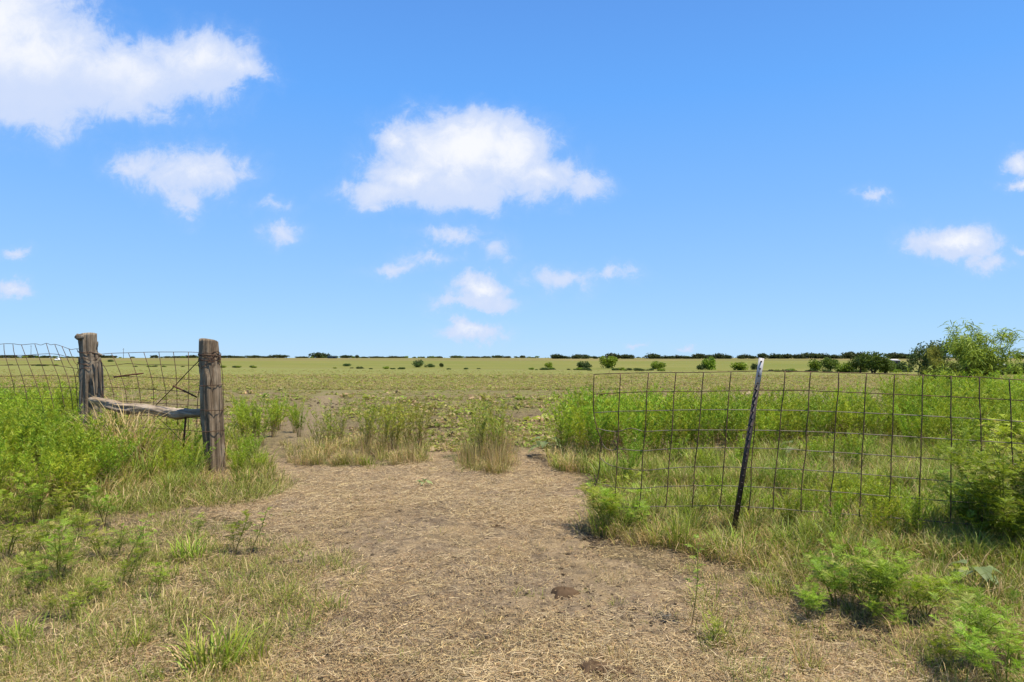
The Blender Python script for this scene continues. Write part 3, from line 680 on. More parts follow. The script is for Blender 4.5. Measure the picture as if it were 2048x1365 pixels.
multi('field_weeds', [(FIELD1, 8200, 'field_weed', 0.18, 0.7, avoid_worn), (FIELD1, 2600, 'short_dry', 0.6, 1.3, avoid_worn), (FIELD1, 1300, 'lush', 0.3, 0.8, avoid_worn), (FIELD2, 14000, 'field_weed', 0.25, 0.9), (FIELD2, 5000, 'short_dry', 1.0, 2.2), (FIELD3, 9000, 'field_weed', 0.6, 1.5), (FIELD3, 3000, 'short_dry', 2.0, 3.5)],
      'low yellow-green weeds sprinkled over the bare field', 'weeds', 8)
g = np.random.RandomState(77)
BIGF = [(690, 795), (665, 790), (745, 800), (790, 790), (800, 803), (820, 806), (850, 818), (875, 812), (900, 815), (720, 768), (1010, 800), (1030, 796), (1050, 803), (1075, 800), (1100, 802), (985, 806), (960, 800), (1125, 796), (1150, 790), (1175, 806), (1060, 815), (1020, 818), (1140, 812), (500, 788), (530, 795), (560, 782), (1215, 792), (1240, 788), (1330, 795), (1355, 790), (1390, 786), (1500, 790), (1530, 795), (1580, 785), (870, 800), (770, 820), (600, 800), (925, 830), (890, 845), (1080, 845)]
for i, (px, py) in enumerate(BIGF):
    p = hit(px, py); o = plant('leafy_weed', [('leaves', FW[i % 5])], p, g.rand() * 6.28, 1.1 + 0.7 * g.rand(), 'sprawling pale green broad-leaved weed lying out in the bare field', 'weed', 'broad-leaved weeds in the bare field')

# ------------------------------------------------------------------ feathery weeds
FEA = [feather_weed(200 + i) for i in range(5)]
FEA_T = [feather_weed(220 + i, 0.95, 20, 70, 0.25) for i in range(3)]
FEA_O = [feather_weed(240 + i, 0.72, 13, 40, 0.6, C_OLIVE * 0.6 + C_BRIGHT * 0.35 + C_YEL * 0.12, 0.5) for i in range(3)]
FEA_Y = [feather_weed(260, 0.72, 14, 44, 0.5, C_YEL, 0.3)]
FILL = []   # smaller weeds that melt into the grass, and those beyond the picture: one mass
def weeds(poly, n, seed, protos, s0, s1, label, group, mind=0.28, where=(), fill=False):
    p, q = pts_in(poly, n * 3, seed); g = np.random.RandomState(seed); kept = []
    for v_ in p:
        if len(kept) >= n: break
        if all((v_[0] - k[0]) ** 2 + (v_[1] - k[1]) ** 2 > mind ** 2 for k in kept): kept.append(v_)
    for v_ in kept:
        x_ = float(pix(v_[0], v_[1])[0])
        if fill or x_ < -25 or x_ > 2075:
            FILL.append((v_, protos[g.randint(len(protos))], g.rand() * 6.28, s0 + (s1 - s0) * g.rand())); continue
        if where:
            x_ = float(pix(v_[0], v_[1])[0]); label, group = [w_[1:] for w_ in where if x_ < w_[0]][0]
        plant('feathery_weed', protos[g.randint(len(protos))], v_, g.rand() * 6.28, s0 + (s1 - s0) * g.rand(), label, 'weed', group)
STRIP = [(1110, 925), (1180, 935), (1300, 932), (1420, 926), (1560, 915), (1700, 912), (1790, 895), (1790, 868), (1500, 862), (1250, 866), (1140, 885)]
weeds(STRIP, 105, 301, FEA, 0.85, 1.25, '', '', 0.24, [(1190, 'bright green feathery weed at the open end of the strip beside the worn gap', 'weeds at the open end of the strip'), (1330, 'bright green feathery weed just behind the bent loose end of the mesh fence', 'weeds behind the loose fence end'), (1475, 'bright green feathery weed behind the mesh between its loose end and the steel post', 'weeds behind the first mesh bay'), (1600, 'bright green feathery weed in the strip directly behind the steel post', 'weeds behind the steel post'), (9999, 'bright green feathery weed in the strip between the steel post and the tall mound', 'weeds between steel post and mound')])
MOUND = [(1790, 900), (1900, 895), (2150, 900), (2150, 836), (2000, 832), (1850, 836), (1780, 868)]
weeds([(1780, 915), (1900, 925), (2150, 925), (2150, 895), (1900, 890), (1780, 895)], 20, 312, FEA_T, 0.6, 0.9, 'green feathery weed at the front of the mound just behind the mesh', 'weeds at the front of the mound', 0.28)
weeds(MOUND, 56, 302, FEA_T, 0.95, 1.22, 'tall green feathery weed in the mound below the wispy tree', 'weeds below the wispy tree', 0.3)
weeds([(-120, 900), (150, 900), (215, 935), (205, 970), (120, 990), (-120, 1005)], 34, 308, FEA_T, 0.7, 1.0, 'tall green feathery weed hiding the foot of the split-topped corner post', 'tall weeds at the foot of the split-topped post', 0.24)
weeds([(-120, 975), (130, 975), (225, 960), (240, 985), (150, 1035), (-120, 1055)], 34, 309, FEA, 0.55, 0.85, 'shorter green feathery weed along the grassy front of the overgrown mass', 'weeds along the front of the mass', 0.2)
weeds([(-120, 860), (140, 860), (150, 900), (-120, 900)], 22, 310, FEA_T, 0.85, 1.1, 'tall green feathery weed growing up through the slack wire fence', 'weeds through the slack fence', 0.25)
weeds(LEFTMASS, 26, 303, FEA, 0.75, 1.05, 'green feathery weed in the overgrown mass beside the split-topped corner post', 'weeds beside the split-topped post', 0.28)
weeds([(1250, 985), (1500, 975), (1800, 955), (2100, 950), (2100, 905), (1800, 915), (1500, 935), (1260, 945)], 26, 311, FEA, 0.4, 0.75, 'short green feathery weed among the mixed grass just behind the mesh fence', 'short weeds just behind the mesh fence', 0.25, fill=True)
weeds([(1480, 1090), (1700, 1095), (1900, 1100), (2100, 1110), (2100, 1010), (1700, 1000), (1300, 1010), (1230, 1050)], 40, 313, FEA, 0.28, 0.6, 'small green feathery weed in the grass along the foot of the mesh fence', 'small weeds along the mesh foot', 0.16, fill=True)
weeds([(240, 960), (400, 985), (400, 900), (230, 900)], 14, 314, FEA, 0.4, 0.7, 'small green feathery weed in the grass between log rail and track', 'small weeds before the log rail', 0.2, fill=True)
weeds([(470, 960), (535, 955), (520, 915), (470, 900)], 7, 315, FEA, 0.35, 0.55, 'small green feathery weed on the track side of the thick gate post', 'small weeds at the gate post', 0.15, fill=True)
weeds([(455, 880), (500, 900), (600, 880), (610, 860), (480, 858)], 9, 304, FEA, 0.72, 0.95, 'green feathery weed in the clump just beyond the thick gate post', 'weeds beyond the thick gate post', 0.25)
weeds([(625, 915), (700, 918), (845, 915), (850, 890), (640, 885)], 11, 305, FEA_O, 0.85, 1.08, 'half-dried olive feathery weed in the middle of the gateway', 'half-dried weeds in the gateway', 0.25)
weeds([(935, 930), (1000, 935), (1000, 910), (940, 910)], 5, 306, FEA_O, 0.9, 1.15, 'brown-stemmed feathery weed in the lone clump beside the worn gap', 'weeds of the lone gateway clump', 0.2)
weeds([(190, 925), (300, 930), (400, 925), (400, 900), (230, 900)], 9, 307, FEA, 0.6, 0.85, 'green feathery weed growing under the leaning log rail', 'weeds under the log rail', 0.25)
for (px, py, sc) in ((790, 905, 1.0),):
    plant('feathery_weed', FEA_Y[0], hit(px, py), 0.3, sc, 'yellow-flowering feathery weed standing among half-dried weeds in the gateway', 'weed', None)

def fill_weeds():
    ms = []; P_, R_, S_, I_ = [], [], [], []
    for (v_, pr, rz, sc) in FILL:
        for _, me_ in pr:
            if me_ not in ms: ms.append(me_)
            P_.append(v_); R_.append((0, 0, rz)); S_.append((sc, sc, sc)); I_.append(ms.index(me_))
    scatter('weeds', ms, P_, R_, S_, I_, 'small green feathery weeds scattered through the grass along fence and posts', 'weeds')
fill_weeds()

# ------------------------------------------------------------------ ragweed and other single plants
RAG = [ragweed(400 + i, 0.34, 5, 18, C_BRIGHT * 0.88, lw=0.0042) for i in range(4)]
RAG_S = [ragweed(420 + i, 0.25, 3, 16, C_BRIGHT * 0.78, 0.075, 0.45, 0.3, 0.0, 0.0034) for i in range(3)]
RAG_B = [ragweed(440 + i, 0.80, 8, 44, C_BRIGHT * 0.9, 0.10, 0.5, 0.12, 0.8, 0.006) for i in range(2)]
def one(protos, k, px, py, sc, rz, label, cat='weed', group=None, name='ragweed'):
    return plant(name, protos[k % len(protos)], hit(px, py), rz, sc, label, cat, group)
G1 = 'ferny ragweeds on the straw in front of the wire panel'; L1 = 'ferny bright green ragweed standing on the straw in front of the wire panel'
for i, (px, py, s) in enumerate([(1672, 1215, .85), (1735, 1232, 1.0), (1800, 1236, .9), (1850, 1240, .7), (1705, 1222, .7), (1615, 1240, .5), (1780, 1262, .45)]):
    one(RAG, i, px, py, s, i * 1.3, L1, group=G1)
for i, (px, py, s) in enumerate([(1935, 1335, .85), (2010, 1395, .75), (1885, 1345, .5), (2045, 1350, .6)]):
    one(RAG, i + 1, px, py, s, i * 1.7 + 0.4, 'ferny ragweed on the bare ground in front of the broad-leaved seedling', group='ragweeds before the broad-leaved seedling')
one(RAG, 0, 1215, 1065, 1.15, 0.5, 'ferny ragweed growing at the bent loose end of the wire panel', group='ragweeds at the panel end')
one(RAG, 2, 1255, 1070, 0.95, 2.1, 'ferny ragweed growing at the bent loose end of the wire panel', group='ragweeds at the panel end')
one(RAG_B, 0, 2010, 1118, 0.92, 0.4, 'big bushy ragweed with a woody stem behind the broad-leaved seedling', 'bush', name='ragweed_bush', group='big bushy ragweeds')
one(RAG_B, 1, 2085, 1100, 1.0, 1.9, 'bushy ragweed crowding the far side of the big woody-stemmed one by the mesh', 'bush', name='ragweed_bush', group='big bushy ragweeds')
one(RAG_B, 1, 1950, 1080, 0.62, 4.0, 'smaller bushy ragweed pressing through the mesh beside the big woody-stemmed one', 'bush', name='ragweed_bush', group='big bushy ragweeds')
for i, (px, py, s) in enumerate([(468, 1112, 0.95), (120, 1165, 1.3), (75, 1165, .75), (200, 1120, .9), (235, 1118, .85), (55, 1125, 1.05), (15, 1120, 1.05), (105, 1105, 1.0), (160, 1080, .95), (290, 1125, .8), (70, 1195, .8), (145, 1240, .7), (315, 1195, .7), (185, 1215, .6), (100, 1240, .5), (20, 1060, 1.4), (70, 1050, 1.3), (130, 1040, 1.2), (210, 1055, 1.1), (175, 1030, 1.2), (390, 1075, .7), (250, 1180, .75), (1430, 1290, .5)]):
    lab = 'single small ragweed seedling standing alone beside the dirt track' if i == 0 else ('tiny ragweed sprouting alone on the straw below the steel post' if px == 1430 else 'small green ragweed seedling scattered over the grassy verge before the posts')
    one(RAG_S, i, px, py, s, i * 0.9, lab, group=None if i == 0 or px == 1430 else 'ragweed seedlings on the verge')
def wand(px0, py0, px1, py1, label):
    """thin single-stemmed weed leaning over"""
    b = hit(px0, py0); t = at(px1, py1, b.y + 0.05); g = np.random.RandomState(int(px0)); st = TM(); lv = TM()
    V = np.array(t - b); s = np.linspace(0, 1, 6)[:, None]; P = V * s + np.array([0.02, 0, 0.02]) * np.sin(s * 3.1)
    st.tube(P, np.linspace(0.004, 0.0015, 6), C_BROWN * (1 - s) + C_GREEN * s, 4, False)
    for j in range(12):
        x = 0.45 + 0.55 * j / 11; o = V * x; a = j * 2.4
        pinnate(lv, g, o, np.array([math.cos(a), math.sin(a), 0.6]), 0.05, C_GREEN * 1.1, 4, 0.26, 0.008)
    o = empty('thin_weed', b); tag(o, label, 'weed'); link('stem', st.mesh('wand_stem', M_STEM), o); link('leaves', lv.mesh('wand_leaves', M_LEAF), o)
wand(241, 1140, 296, 1035, 'thin dark-stemmed weed leaning over the grassy verge')
wand(497, 1110, 533, 1022, 'thin bare-stemmed weed slanting beside the lone ragweed seedling')
wand(508, 920, 526, 860, 'thin weed standing at the track edge beside the thick gate post')
wand(1383, 1258, 1392, 1080, 'tall thin weed standing alone on the straw in front of the steel post')
wand(232, 1205, 190, 1165, 'short woody weed bent low over the grassy verge')

def broad_leaf(px, py, sc, seed, label, nl=6, L=0.085, h=0.13):
    g = np.random.RandomState(seed); o = empty('broad_leaved_seedling', hit(px, py), g.rand() * 6.28, sc); tag(o, label, 'seedling')
    st = TM(); st.tube(np.array([(0, 0, -0.01), (0.004, 0, h * 0.5), (0, 0, h)]), [0.006, 0.005, 0.004], C_OLIVE * 0.7, 5, False)
    for j in range(nl):
        a = j * 2.4; z = h * (0.45 + 0.55 * j / nl); d = np.array([math.cos(a), math.sin(a), 0.0]); sd_ = np.array([-d[1], d[0], 0])
        b = np.array([0, 0, z]); e = b + d * 0.05 + np.array([0, 0, 0.02]); st.tube(np.stack([b, e]), 0.002, C_OLIVE * 0.8, 3, False)
        lt = TM(); l = L * (0.75 + 0.5 * g.rand()); m = 6; s = np.linspace(0, 1, m); W = np.interp(s, [0, .18, .4, .75, 1], [0.2, 0.8, 0.88, 0.45, 0.0]) * l
        mid = np.stack([e + d * l * x + np.array([0, 0, 1]) * l * (0.10 * x - 0.55 * x * x) for x in s])
        c = np.array((0.22, 0.27, 0.10)) * (0.85 + 0.3 * g.rand())
        for sg in (-1, 1):   # two halves folded along the midrib
            S = unit(sd_ * sg + np.array([0, 0, 0.28]))
            P = mid + S * (W / 4)[:, None]
            lt.ribbons(P[None], (W / 2)[None], S[None], np.tile(c, (1, m, 1)))
        link('leaf', lt.mesh('broad_leaf', M_LEAF), o)
    link('stem', st.mesh('seedling_stem', M_STEM), o)
broad_leaf(1952, 1182, 1.05, 1, 'seedling with large pale oval leaves below the big bushy ragweed', 7, 0.095, 0.12)
broad_leaf(1600, 935, 2.1, 2, 'seedling with large pale leaves in the grass just beyond the steel post', 6)
broad_leaf(1655, 945, 1.5, 5, 'smaller pale-leaved seedling in the grass behind the wire panel', 5)
broad_leaf(1095, 915, 2.0, 3, 'pale broad-leaved seedling at the edge of the feathery weed strip', 7)
broad_leaf(848, 972, 0.8, 4, 'low grey-green seedling alone in the middle of the straw track', 7, 0.08, 0.05)

def tuft(px, py, keys, sc, label):
    o = empty('grass_tuft', hit(px, py), (px * 0.37) % 6.28, sc); tag(o, label, 'grass tuft')
    for k, i in keys: link('blades', GP[k][i], o)
for px, py, keys, sc, lab in [
    (425, 1335, [('lush', 0), ('lush', 1), ('short_green', 0)], 1.35, 'lush green grass tuft growing on the straw verge, largest of its kind'),
    (378, 1120, [('lush', 2), ('short_green', 1)], 1.1, 'green grass tuft beside the lone ragweed seedling'),
    (1432, 1285, [('lush', 1)], 0.65, 'small dark green grass tuft around the tiny ragweed'),
    (1620, 1345, [('long_dry', 1), ('lush', 0)], 0.55, 'pale dry grass tuft standing out on the bare straw'),
    (690, 928, [('long_dry', 2), ('lush', 1)], 0.85, 'low pale grass tuft in front of the half-dried gateway weeds'),
    (640, 918, [('long_dry', 3), ('long_dry', 0)], 1.25, 'wide dry grass tuft at the foot of the half-dried gateway weeds'),
    (735, 932, [('lush', 2)], 1.0, 'small green grass tuft at the foot of the half-dried gateway weeds'),
    (1555, 1195, [('lush', 0)], 0.75, 'dark green grass tuft by the clods in front of the wire panel'),
    (1520, 1178, [('lush', 2)], 0.6, 'small grass tuft by the clods in front of the wire panel'),
    (30, 1290, [('lush', 1), ('lush', 2)], 0.9, 'green grass tuft low on the verge of dry straw')]:
    tuft(px, py, keys, sc, lab)
for i, (px, py, rz, s) in enumerate([(222, 944, 0.0, 2.0), (240, 950, 2.0, 2.1), (258, 948, 1.0, 2.1), (280, 950, 3.0, 1.7), (300, 944, 4.0, 1.3), (232, 918, 5.0, 2.2), (262, 920, 0.5, 2.1), (345, 925, 1.5, 1.4), (212, 940, 2.6, 1.8)]):
    o = empty('straw_tuft', hit(px, py), rz, s); tag(o, 'long golden dry grass tuft draped over the log rail', 'grass tuft', 'dry grass tufts over the log rail')
    link('blades', GP['golden'][i % 3], o)

M_DUNG = plain_mat('dried_dung', (0.085, 0.055, 0.032), 0.95, 0.05, 0, 25, 0.5)
def dung(px, py, r, seed, label):
    g = np.random.RandomState(seed); t = TM(); n = 26; m = 6
    rr = np.linspace(0, 1, m)[:, None]; a = np.linspace(0, 2 * math.pi, n, endpoint=False)[None]
    out = r * (1.1 + 0.25 * np.sin(3 * a + seed) + 0.15 * np.sin(5 * a) + 0.10 * g.randn(1, n))
    z = 0.26 * r * np.sqrt(np.clip(1 - rr ** 2, 0, 1)) * (0.6 + 0.8 * g.rand(m, n)) - 0.35 * r * rr ** 4
    V = np.stack([out * rr * np.cos(a), out * rr * np.sin(a) * 0.8, z + 0 * a], -1).reshape(-1, 3); F = []
    for j in range(m - 1):
        for i in range(n):
            p = j * n + i; q = j * n + (i + 1) % n; F += [(p, p + n, q), (q, p + n, q + n)]
    t.add(V, F, np.array((0.1, 0.07, 0.04))); o = link('cow_pat', t.mesh('cow_pat', M_DUNG), None, hit(px, py) + Vector((0, 0, 0.006))); tag(o, label, 'dung')
dung(1128, 1192, 0.07, 1, 'dry brown cow pat broken open on the middle of the track')
dung(1190, 1345, 0.075, 2, 'flat brown cow pat low on the track, paler than its neighbour')
dung(1245, 1352, 0.085, 3, 'wide crusted cow pat low on the track beside another')
dung(993, 1050, 0.05, 4, 'small dark cow pat high on the track')
dung(1440, 1292 - 60, 0.04, 5, 'small cow pat on the straw below the steel post')

# ------------------------------------------------------------------ posts, log and wires
def wood_column(pts, rad, seed, mat, name, sides=44, rings=60, rough=0.10, topcut=(0, 0)):
    """weathered split trunk along a line of points, fluted and checked lengthwise"""
    P = np.array([tuple(p) for p in pts]); s0 = np.linspace(0, 1, len(P)); s = np.linspace(0, 1, rings)
    C = np.stack([np.interp(s, s0, P[:, j]) for j in range(3)], 1); r = np.interp(s, s0, rad)
    T = np.gradient(C, axis=0); T /= np.linalg.norm(T, axis=1)[:, None]
    ref = np.array([0, 1.0, 0]); A = np.cross(T, ref); A /= np.linalg.norm(A, axis=1)[:, None]; B = np.cross(T, A)
    a = np.linspace(0, 2 * math.pi, sides, endpoint=False)
    Lm = np.linalg.norm(P[-1] - P[0])
    ca, sa = np.cos(a), np.sin(a)
    SS, AA = np.meshgrid(s * Lm, a, indexing='ij')
    n1 = fbm(np.cos(AA) * 2.2 + 9, SS * 0.9 + np.sin(AA) * 2.2, seed, 3) - 0.5
    fl = fbm(AA * 4.2, SS * 1.2 + 3, seed + 7, 3) - 0.5
    fl[:, -3:] = fl[:, -3:] * np.array([.7, .5, .3]) + fl[:, :1] * np.array([.3, .5, .7])
    crack = sstep(0.10, 0.0, np.abs(fbm(AA * 3.1 + 20, SS * 0.5, seed + 17, 2) - 0.5)) * (fbm(AA * 2, SS * 2, seed + 23, 2) > 0.45)
    rr = r[:, None] * (1 + 0.38 * n1 + rough * 3.2 * fl - 0.17 * crack)
    V = C[:, None] + rr[..., None] * (A[:, None] * ca[None, :, None] + B[:, None] * sa[None, :, None])
    # ragged sawn top
    V[-1, :, 2] += 0.0 + topcut[0] * ca + topcut[1] * sa
    F = []
    for j in range(rings - 1):
        for i in range(sides):
            p = j * sides + i; q = j * sides + (i + 1) % sides; F += [(p, q, q + sides), (p, q + sides, p + sides)]
    V = V.reshape(-1, 3); o = (rings - 1) * sides
    c1 = V[o:].mean(0) - T[-1] * 0.006; c0 = V[:sides].mean(0); V = np.concatenate([V, [c1, c0]])
    for i in range(sides):
        F += [(o + i, o + (i + 1) % sides, len(V) - 2), (i, len(V) - 1, (i + 1) % sides)]
    org = P[0]; t = TM(); t.add(V - org, F, np.array((0.2, 0.15, 0.1))); return t.mesh(name, mat, True), Vector(org)
def wire_mesh(pts, r, mat, name, sides=5, org=None, sub=1):
    P = np.array([tuple(p) for p in pts], float)
    if sub > 1 and len(P) > 2:   # Catmull-Rom
        Q = np.concatenate([[2 * P[0] - P[1]], P, [2 * P[-1] - P[-2]]]); out = []
        for i in range(len(P) - 1):
            p0, p1, p2, p3 = Q[i:i + 4]
            for u_ in np.linspace(0, 1, sub, endpoint=False):
                out.append(0.5 * ((2 * p1) + (-p0 + p2) * u_ + (2 * p0 - 5 * p1 + 4 * p2 - p3) * u_ ** 2 + (-p0 + 3 * p1 - 3 * p2 + p3) * u_ ** 3))
        P = np.array(out + [P[-1]])
    if org is not None: P = P - np.array(org)
    t = TM(); t.tube(P, r, np.array((0.1, 0.08, 0.06)), sides); return t.mesh(name, mat, True)
def ring(o, org, base, top, frac, rad, name, seed, turns=1.0, r=0.0035, wob=0.02, tilt=0.0):
    """wire wound round a post"""
    g = np.random.RandomState(seed); n = int(34 * turns); c = Vector(base).lerp(Vector(top), frac); a = np.linspace(0, 6.283 * turns, n)
    w1 = np.interp(np.linspace(0, 1, n), np.linspace(0, 1, 9 + int(turns * 4)), g.randn(9 + int(turns * 4)))
    P = np.stack([c.x + rad * np.cos(a) * (1 + 0.04 * w1), c.y + rad * np.sin(a), c.z + wob * w1 + tilt * np.cos(a)], 1)
    link(name, wire_mesh(P, r, M_WIRE, name, 4, org), o)
D1 = 7.95
g1_base = at(431, 958, D1); g1_base.z = min(g1_base.z, 0.0) - 0.15
g1 = [g1_base, at(431, 945, D1), at(425, 850, D1), at(422, 770, D1), at(418, 715, D1), at(417, 681, D1)]
me, org = wood_column(g1, np.array([17.5, 17, 19.5, 18.8, 17.4, 16.4]) * D1 / F_PX, 5, M_WOOD, 'gate_post_wood', topcut=(0.012, 0.02))
gp = empty('gate_post', org); tag(gp, 'thick weathered cedar gate post wound with rusty wire beside the track', 'post')
link('timber', me, gp)
for k, (fr, rad, turns, wob, tl) in enumerate([(0.878, 0.115, 3.0, 0.022, 0.0), (0.855, 0.117, 2.0, 0.03, 0.01), (0.895, 0.112, 1.0, 0.012, 0.02), (0.66, 0.127, 1.0, 0.0018, 0.004), (0.475, 0.132, 1.0, 0.0018, -0.006), (0.315, 0.128, 1.0, 0.003, 0.008), (0.82, 0.118, 1.0, 0.05, 0.04)]):
    cbase = Vector(at(431, 945, D1)); ctop = Vector(at(417, 681, D1)); ring(gp, org, cbase, ctop, fr, rad, 'wire_wrap', 50 + k, turns, 0.004, wob, tl)
link('loose_wire', wire_mesh([at(x, y, D1 - 0.05) for x, y in [(438, 706), (440, 714), (444, 740), (446, 770), (447, 807), (446, 848), (449, 885), (451.5, 899), (448, 915), (447, 935)]], 0.004, M_WIRE, 'loose_wire', 4, org, 4), gp)
link('loose_wire', wire_mesh([at(x, y, D1 - 0.11) for x, y in [(406, 708), (416, 714), (426, 738), (423, 762), (421, 772)]], 0.0035, M_WIRE, 'loose_wire', 4, org, 4), gp)
D2 = 8.8
g2 = [at(179, 950, D2), at(180, 850, D2), at(180, 770, D2), at(178, 730, D2), at(176, 705, D2), at(175, 669, D2)]
me, org2 = wood_column(g2, np.array([19, 18.5, 18, 17, 15.5, 15.5]) * D2 / F_PX, 31, M_WOOD2, 'corner_post_wood', rough=0.16, topcut=(-0.012, 0.012))
cp_ = empty('corner_post', org2); tag(cp_, 'grey cedar corner post with a split top and peeling bark slab', 'post')
link('timber', me, cp_)
def slab(px0, py0, px1, py1, w0, w1, dep, name, seed, th=0.018):
    """a split-off piece of bark or wood"""
    a = at(px0, py0, dep); b = at(px1, py1, dep - 0.01)
    m, og = wood_column([a, a.lerp(b, .3), a.lerp(b, .7), b], np.array([w0 * .6, w0, w1, w1 * 0.3]) * dep / F_PX / 2, seed, M_WOOD2, name, 14, 14, 0.25)
    o = link(name, m, cp_, Vector(og) - Vector(org2)); return o
slab(205, 800, 200, 715, 8, 9, D2 - 0.03, 'bark_slab', 3); slab(193, 790, 192, 722, 6, 5, D2 - 0.12, 'bark_slab', 4)
slab(193, 700, 196, 683, 3, 3, D2 - 0.05, 'splinter', 5); slab(192, 706, 206, 712, 5, 4, D2 - 0.1, 'splinter', 6); slab(168, 674, 150, 675, 8, 12, D2 - 0.1, 'splinter', 7)
for k, (fr, rad, turns, wob, tl) in enumerate([(0.865, 0.11, 2.0, 0.012, -0.006), (0.80, 0.117, 2.0, 0.03, 0.02), (0.72, 0.122, 1.0, 0.03, 0.05)]):
    ring(cp_, org2, at(180, 940, D2), at(175, 669, D2), fr, rad, 'wire_wrap', 80 + k, turns, 0.004, wob, tl)
# log rail
lg = [(182, 799, 8.62, 7), (192, 802, 8.6, 9.5), (215, 808, 8.54, 12), (240, 815, 8.47, 11), (268, 816, 8.4, 12.5), (298, 817, 8.32, 10), (325, 823, 8.25, 11.5), (352, 828, 8.17, 13), (380, 827, 8.1, 10), (408, 827, 8.05, 9.5)]
P = np.array([tuple(at(x, y, d)) for x, y, d, r_ in lg]); me, orgl = None, None
def log_mesh():
    s0 = np.linspace(0, 1, len(P)); rings, sides = 64, 30; s = np.linspace(0, 1, rings); C = np.stack([np.interp(s, s0, P[:, j]) for j in range(3)], 1)
    r = np.interp(s, s0, [q[3] * 0.84 * q[2] / F_PX for q in lg]); T = unit(np.gradient(C, axis=0)); A = unit(np.cross(T, (0, 1.0, 0))); B = np.cross(T, A)
    a = np.linspace(0, 6.28318, sides, endpoint=False); SS, AA = np.meshgrid(s * 1.6, a, indexing='ij')
    n1 = fbm(np.cos(AA) * 1.9 + 9, SS * 5 + np.sin(AA) * 1.9, 301, 4) - 0.5; fl = fbm(np.cos(AA) * 5 + 30, np.sin(AA) * 5 + SS * 1.5, 311, 3) - 0.5
    rr = r[:, None] * (1 + 0.75 * n1 + 0.8 * fl)
    V = (C[:, None] + rr[..., None] * (A[:, None] * np.cos(a)[None, :, None] + B[:, None] * np.sin(a)[None, :, None])).reshape(-1, 3); F = []
    for j in range(rings - 1):
        for i in range(sides):
            p = j * sides + i; q = j * sides + (i + 1) % sides; F += [(p, q, q + sides), (p, q + sides, p + sides)]
    o = (rings - 1) * sides; V = np.concatenate([V, [C[-1], C[0]]])
    for i in range(sides): F += [(o + i, o + (i + 1) % sides, len(V) - 2), (i, len(V) - 1, (i + 1) % sides)]
    # lengthwise grain: the log's own long axis becomes local Z
    zc = unit((P[-1] - P[0])[None])[0]; xc = unit(np.cross((0, 1.0, 0), zc)[None])[0]; yc = np.cross(zc, xc); Rm = np.stack([xc, yc, zc], 1)
    t = TM(); t.add((V - P[0]) @ Rm, F, np.array((.3, .25, .2))); m = t.mesh('log_rail', M_LOG, True)
    ob = link('log_rail', m); ob.matrix_world = Matrix([list(Rm[0]) + [P[0][0]], list(Rm[1]) + [P[0][1]], list(Rm[2]) + [P[0][2]], [0, 0, 0, 1]]); return ob
tag(log_mesh(), 'bleached knotty log rail slanting between the two cedar posts', 'log')

def strand(name, pts, dep, r, mat, parent=None, org=(0, 0, 0), sub=4):
    return link(name, wire_mesh([at(x, y, dep(x) if callable(dep) else dep) for x, y in pts], r, mat, name, 5, org, sub), parent)
def dB(x): return np.interp(x, [190, 400], [8.8, 8.05])
o = strand('brace_wire', [(398, 722), (375, 745), (350, 772), (312, 811)], lambda x: dB(x) - 0.1, 0.0055, M_WIRE); tag(o, 'twisted brace wire slanting from the thick gate post to the log rail', 'wire')
o = strand('slack_wire', [(312, 832), (335, 853), (362, 880)], lambda x: dB(x) - 0.1, 0.004, M_WIRE); tag(o, 'slack wire running down below the log rail into the grass', 'wire')
def rod(pa, pb, dep, r, label, name='rusty_rod'):
    a = at(*pa, dep); b = at(*pb, dep - 0.02); d = (b - a).normalized(); t = TM(); M = np.array([tuple(a), tuple(a.lerp(b, .5) + Vector((0, 0, .004))), tuple(b)])
    t.tube(M - M[0], [r, r, r * .9], np.array((.1, .05, .03)), 6)
    for f in (0.2, 0.5, 0.8): q = (M[2] - M[0]) * f; t.tube(np.stack([q - np.array(d) * .006, q + np.array(d) * .006]), r * 1.25, np.array((.1, .05, .03)), 6)
    o = link(name, t.mesh(name, M_RUST, True), None, a); tag(o, label, 'rod'); return o
rod((228, 755), (287, 747), 8.4, 0.010, 'rusty iron rod caught in the mesh nearer the split-topped post')
rod((346, 772), (394, 795), 8.05, 0.010, 'rusty iron rod twisted into the brace wire')
rod((372, 832), (366, 905), 8.12, 0.011, 'thin rusty iron stake standing upright under the log rail', 'rusty_stake')

def fence(name, label, hor, stays, dep, rh, rs, org):
    root = empty(name, org); tag(root, label, 'fence')
    for i, h_ in enumerate(hor): strand('line_wire', h_, dep, rh, M_GALV if i > 1 and name == 'mesh_fence' else M_WIRE, root, org, 4)
    for s_ in stays: strand('stay_wire', s_, lambda x: (dep(x) - 0.006), rs, M_WIRE, root, org, 4)
    return root
dA = lambda x: np.interp(x, [-120, 160], [9.5, 8.95])
stA = [[(-60, 690), (-56, 725), (-50, 790), (-48, 850)], [(-30, 690), (-25, 730), (-15, 790), (-10, 850)], [(8, 689), (9, 705), (14, 723), (28, 774), (40, 850)], [(26, 689), (30, 712), (49, 771), (62, 850)], [(43, 690), (58, 730), (81, 792), (90, 850)], [(70, 689), (80, 720), (99, 776), (115, 850)], [(93, 688), (103, 720), (120, 765), (135, 850)], [(110, 690), (124, 725), (139, 769), (150, 850)], [(124, 693), (138, 725), (150, 751), (158, 850)], [(138, 698), (149, 724), (156, 737), (163, 800)], [(154, 699), (161, 712), (166, 740), (168, 800)]]
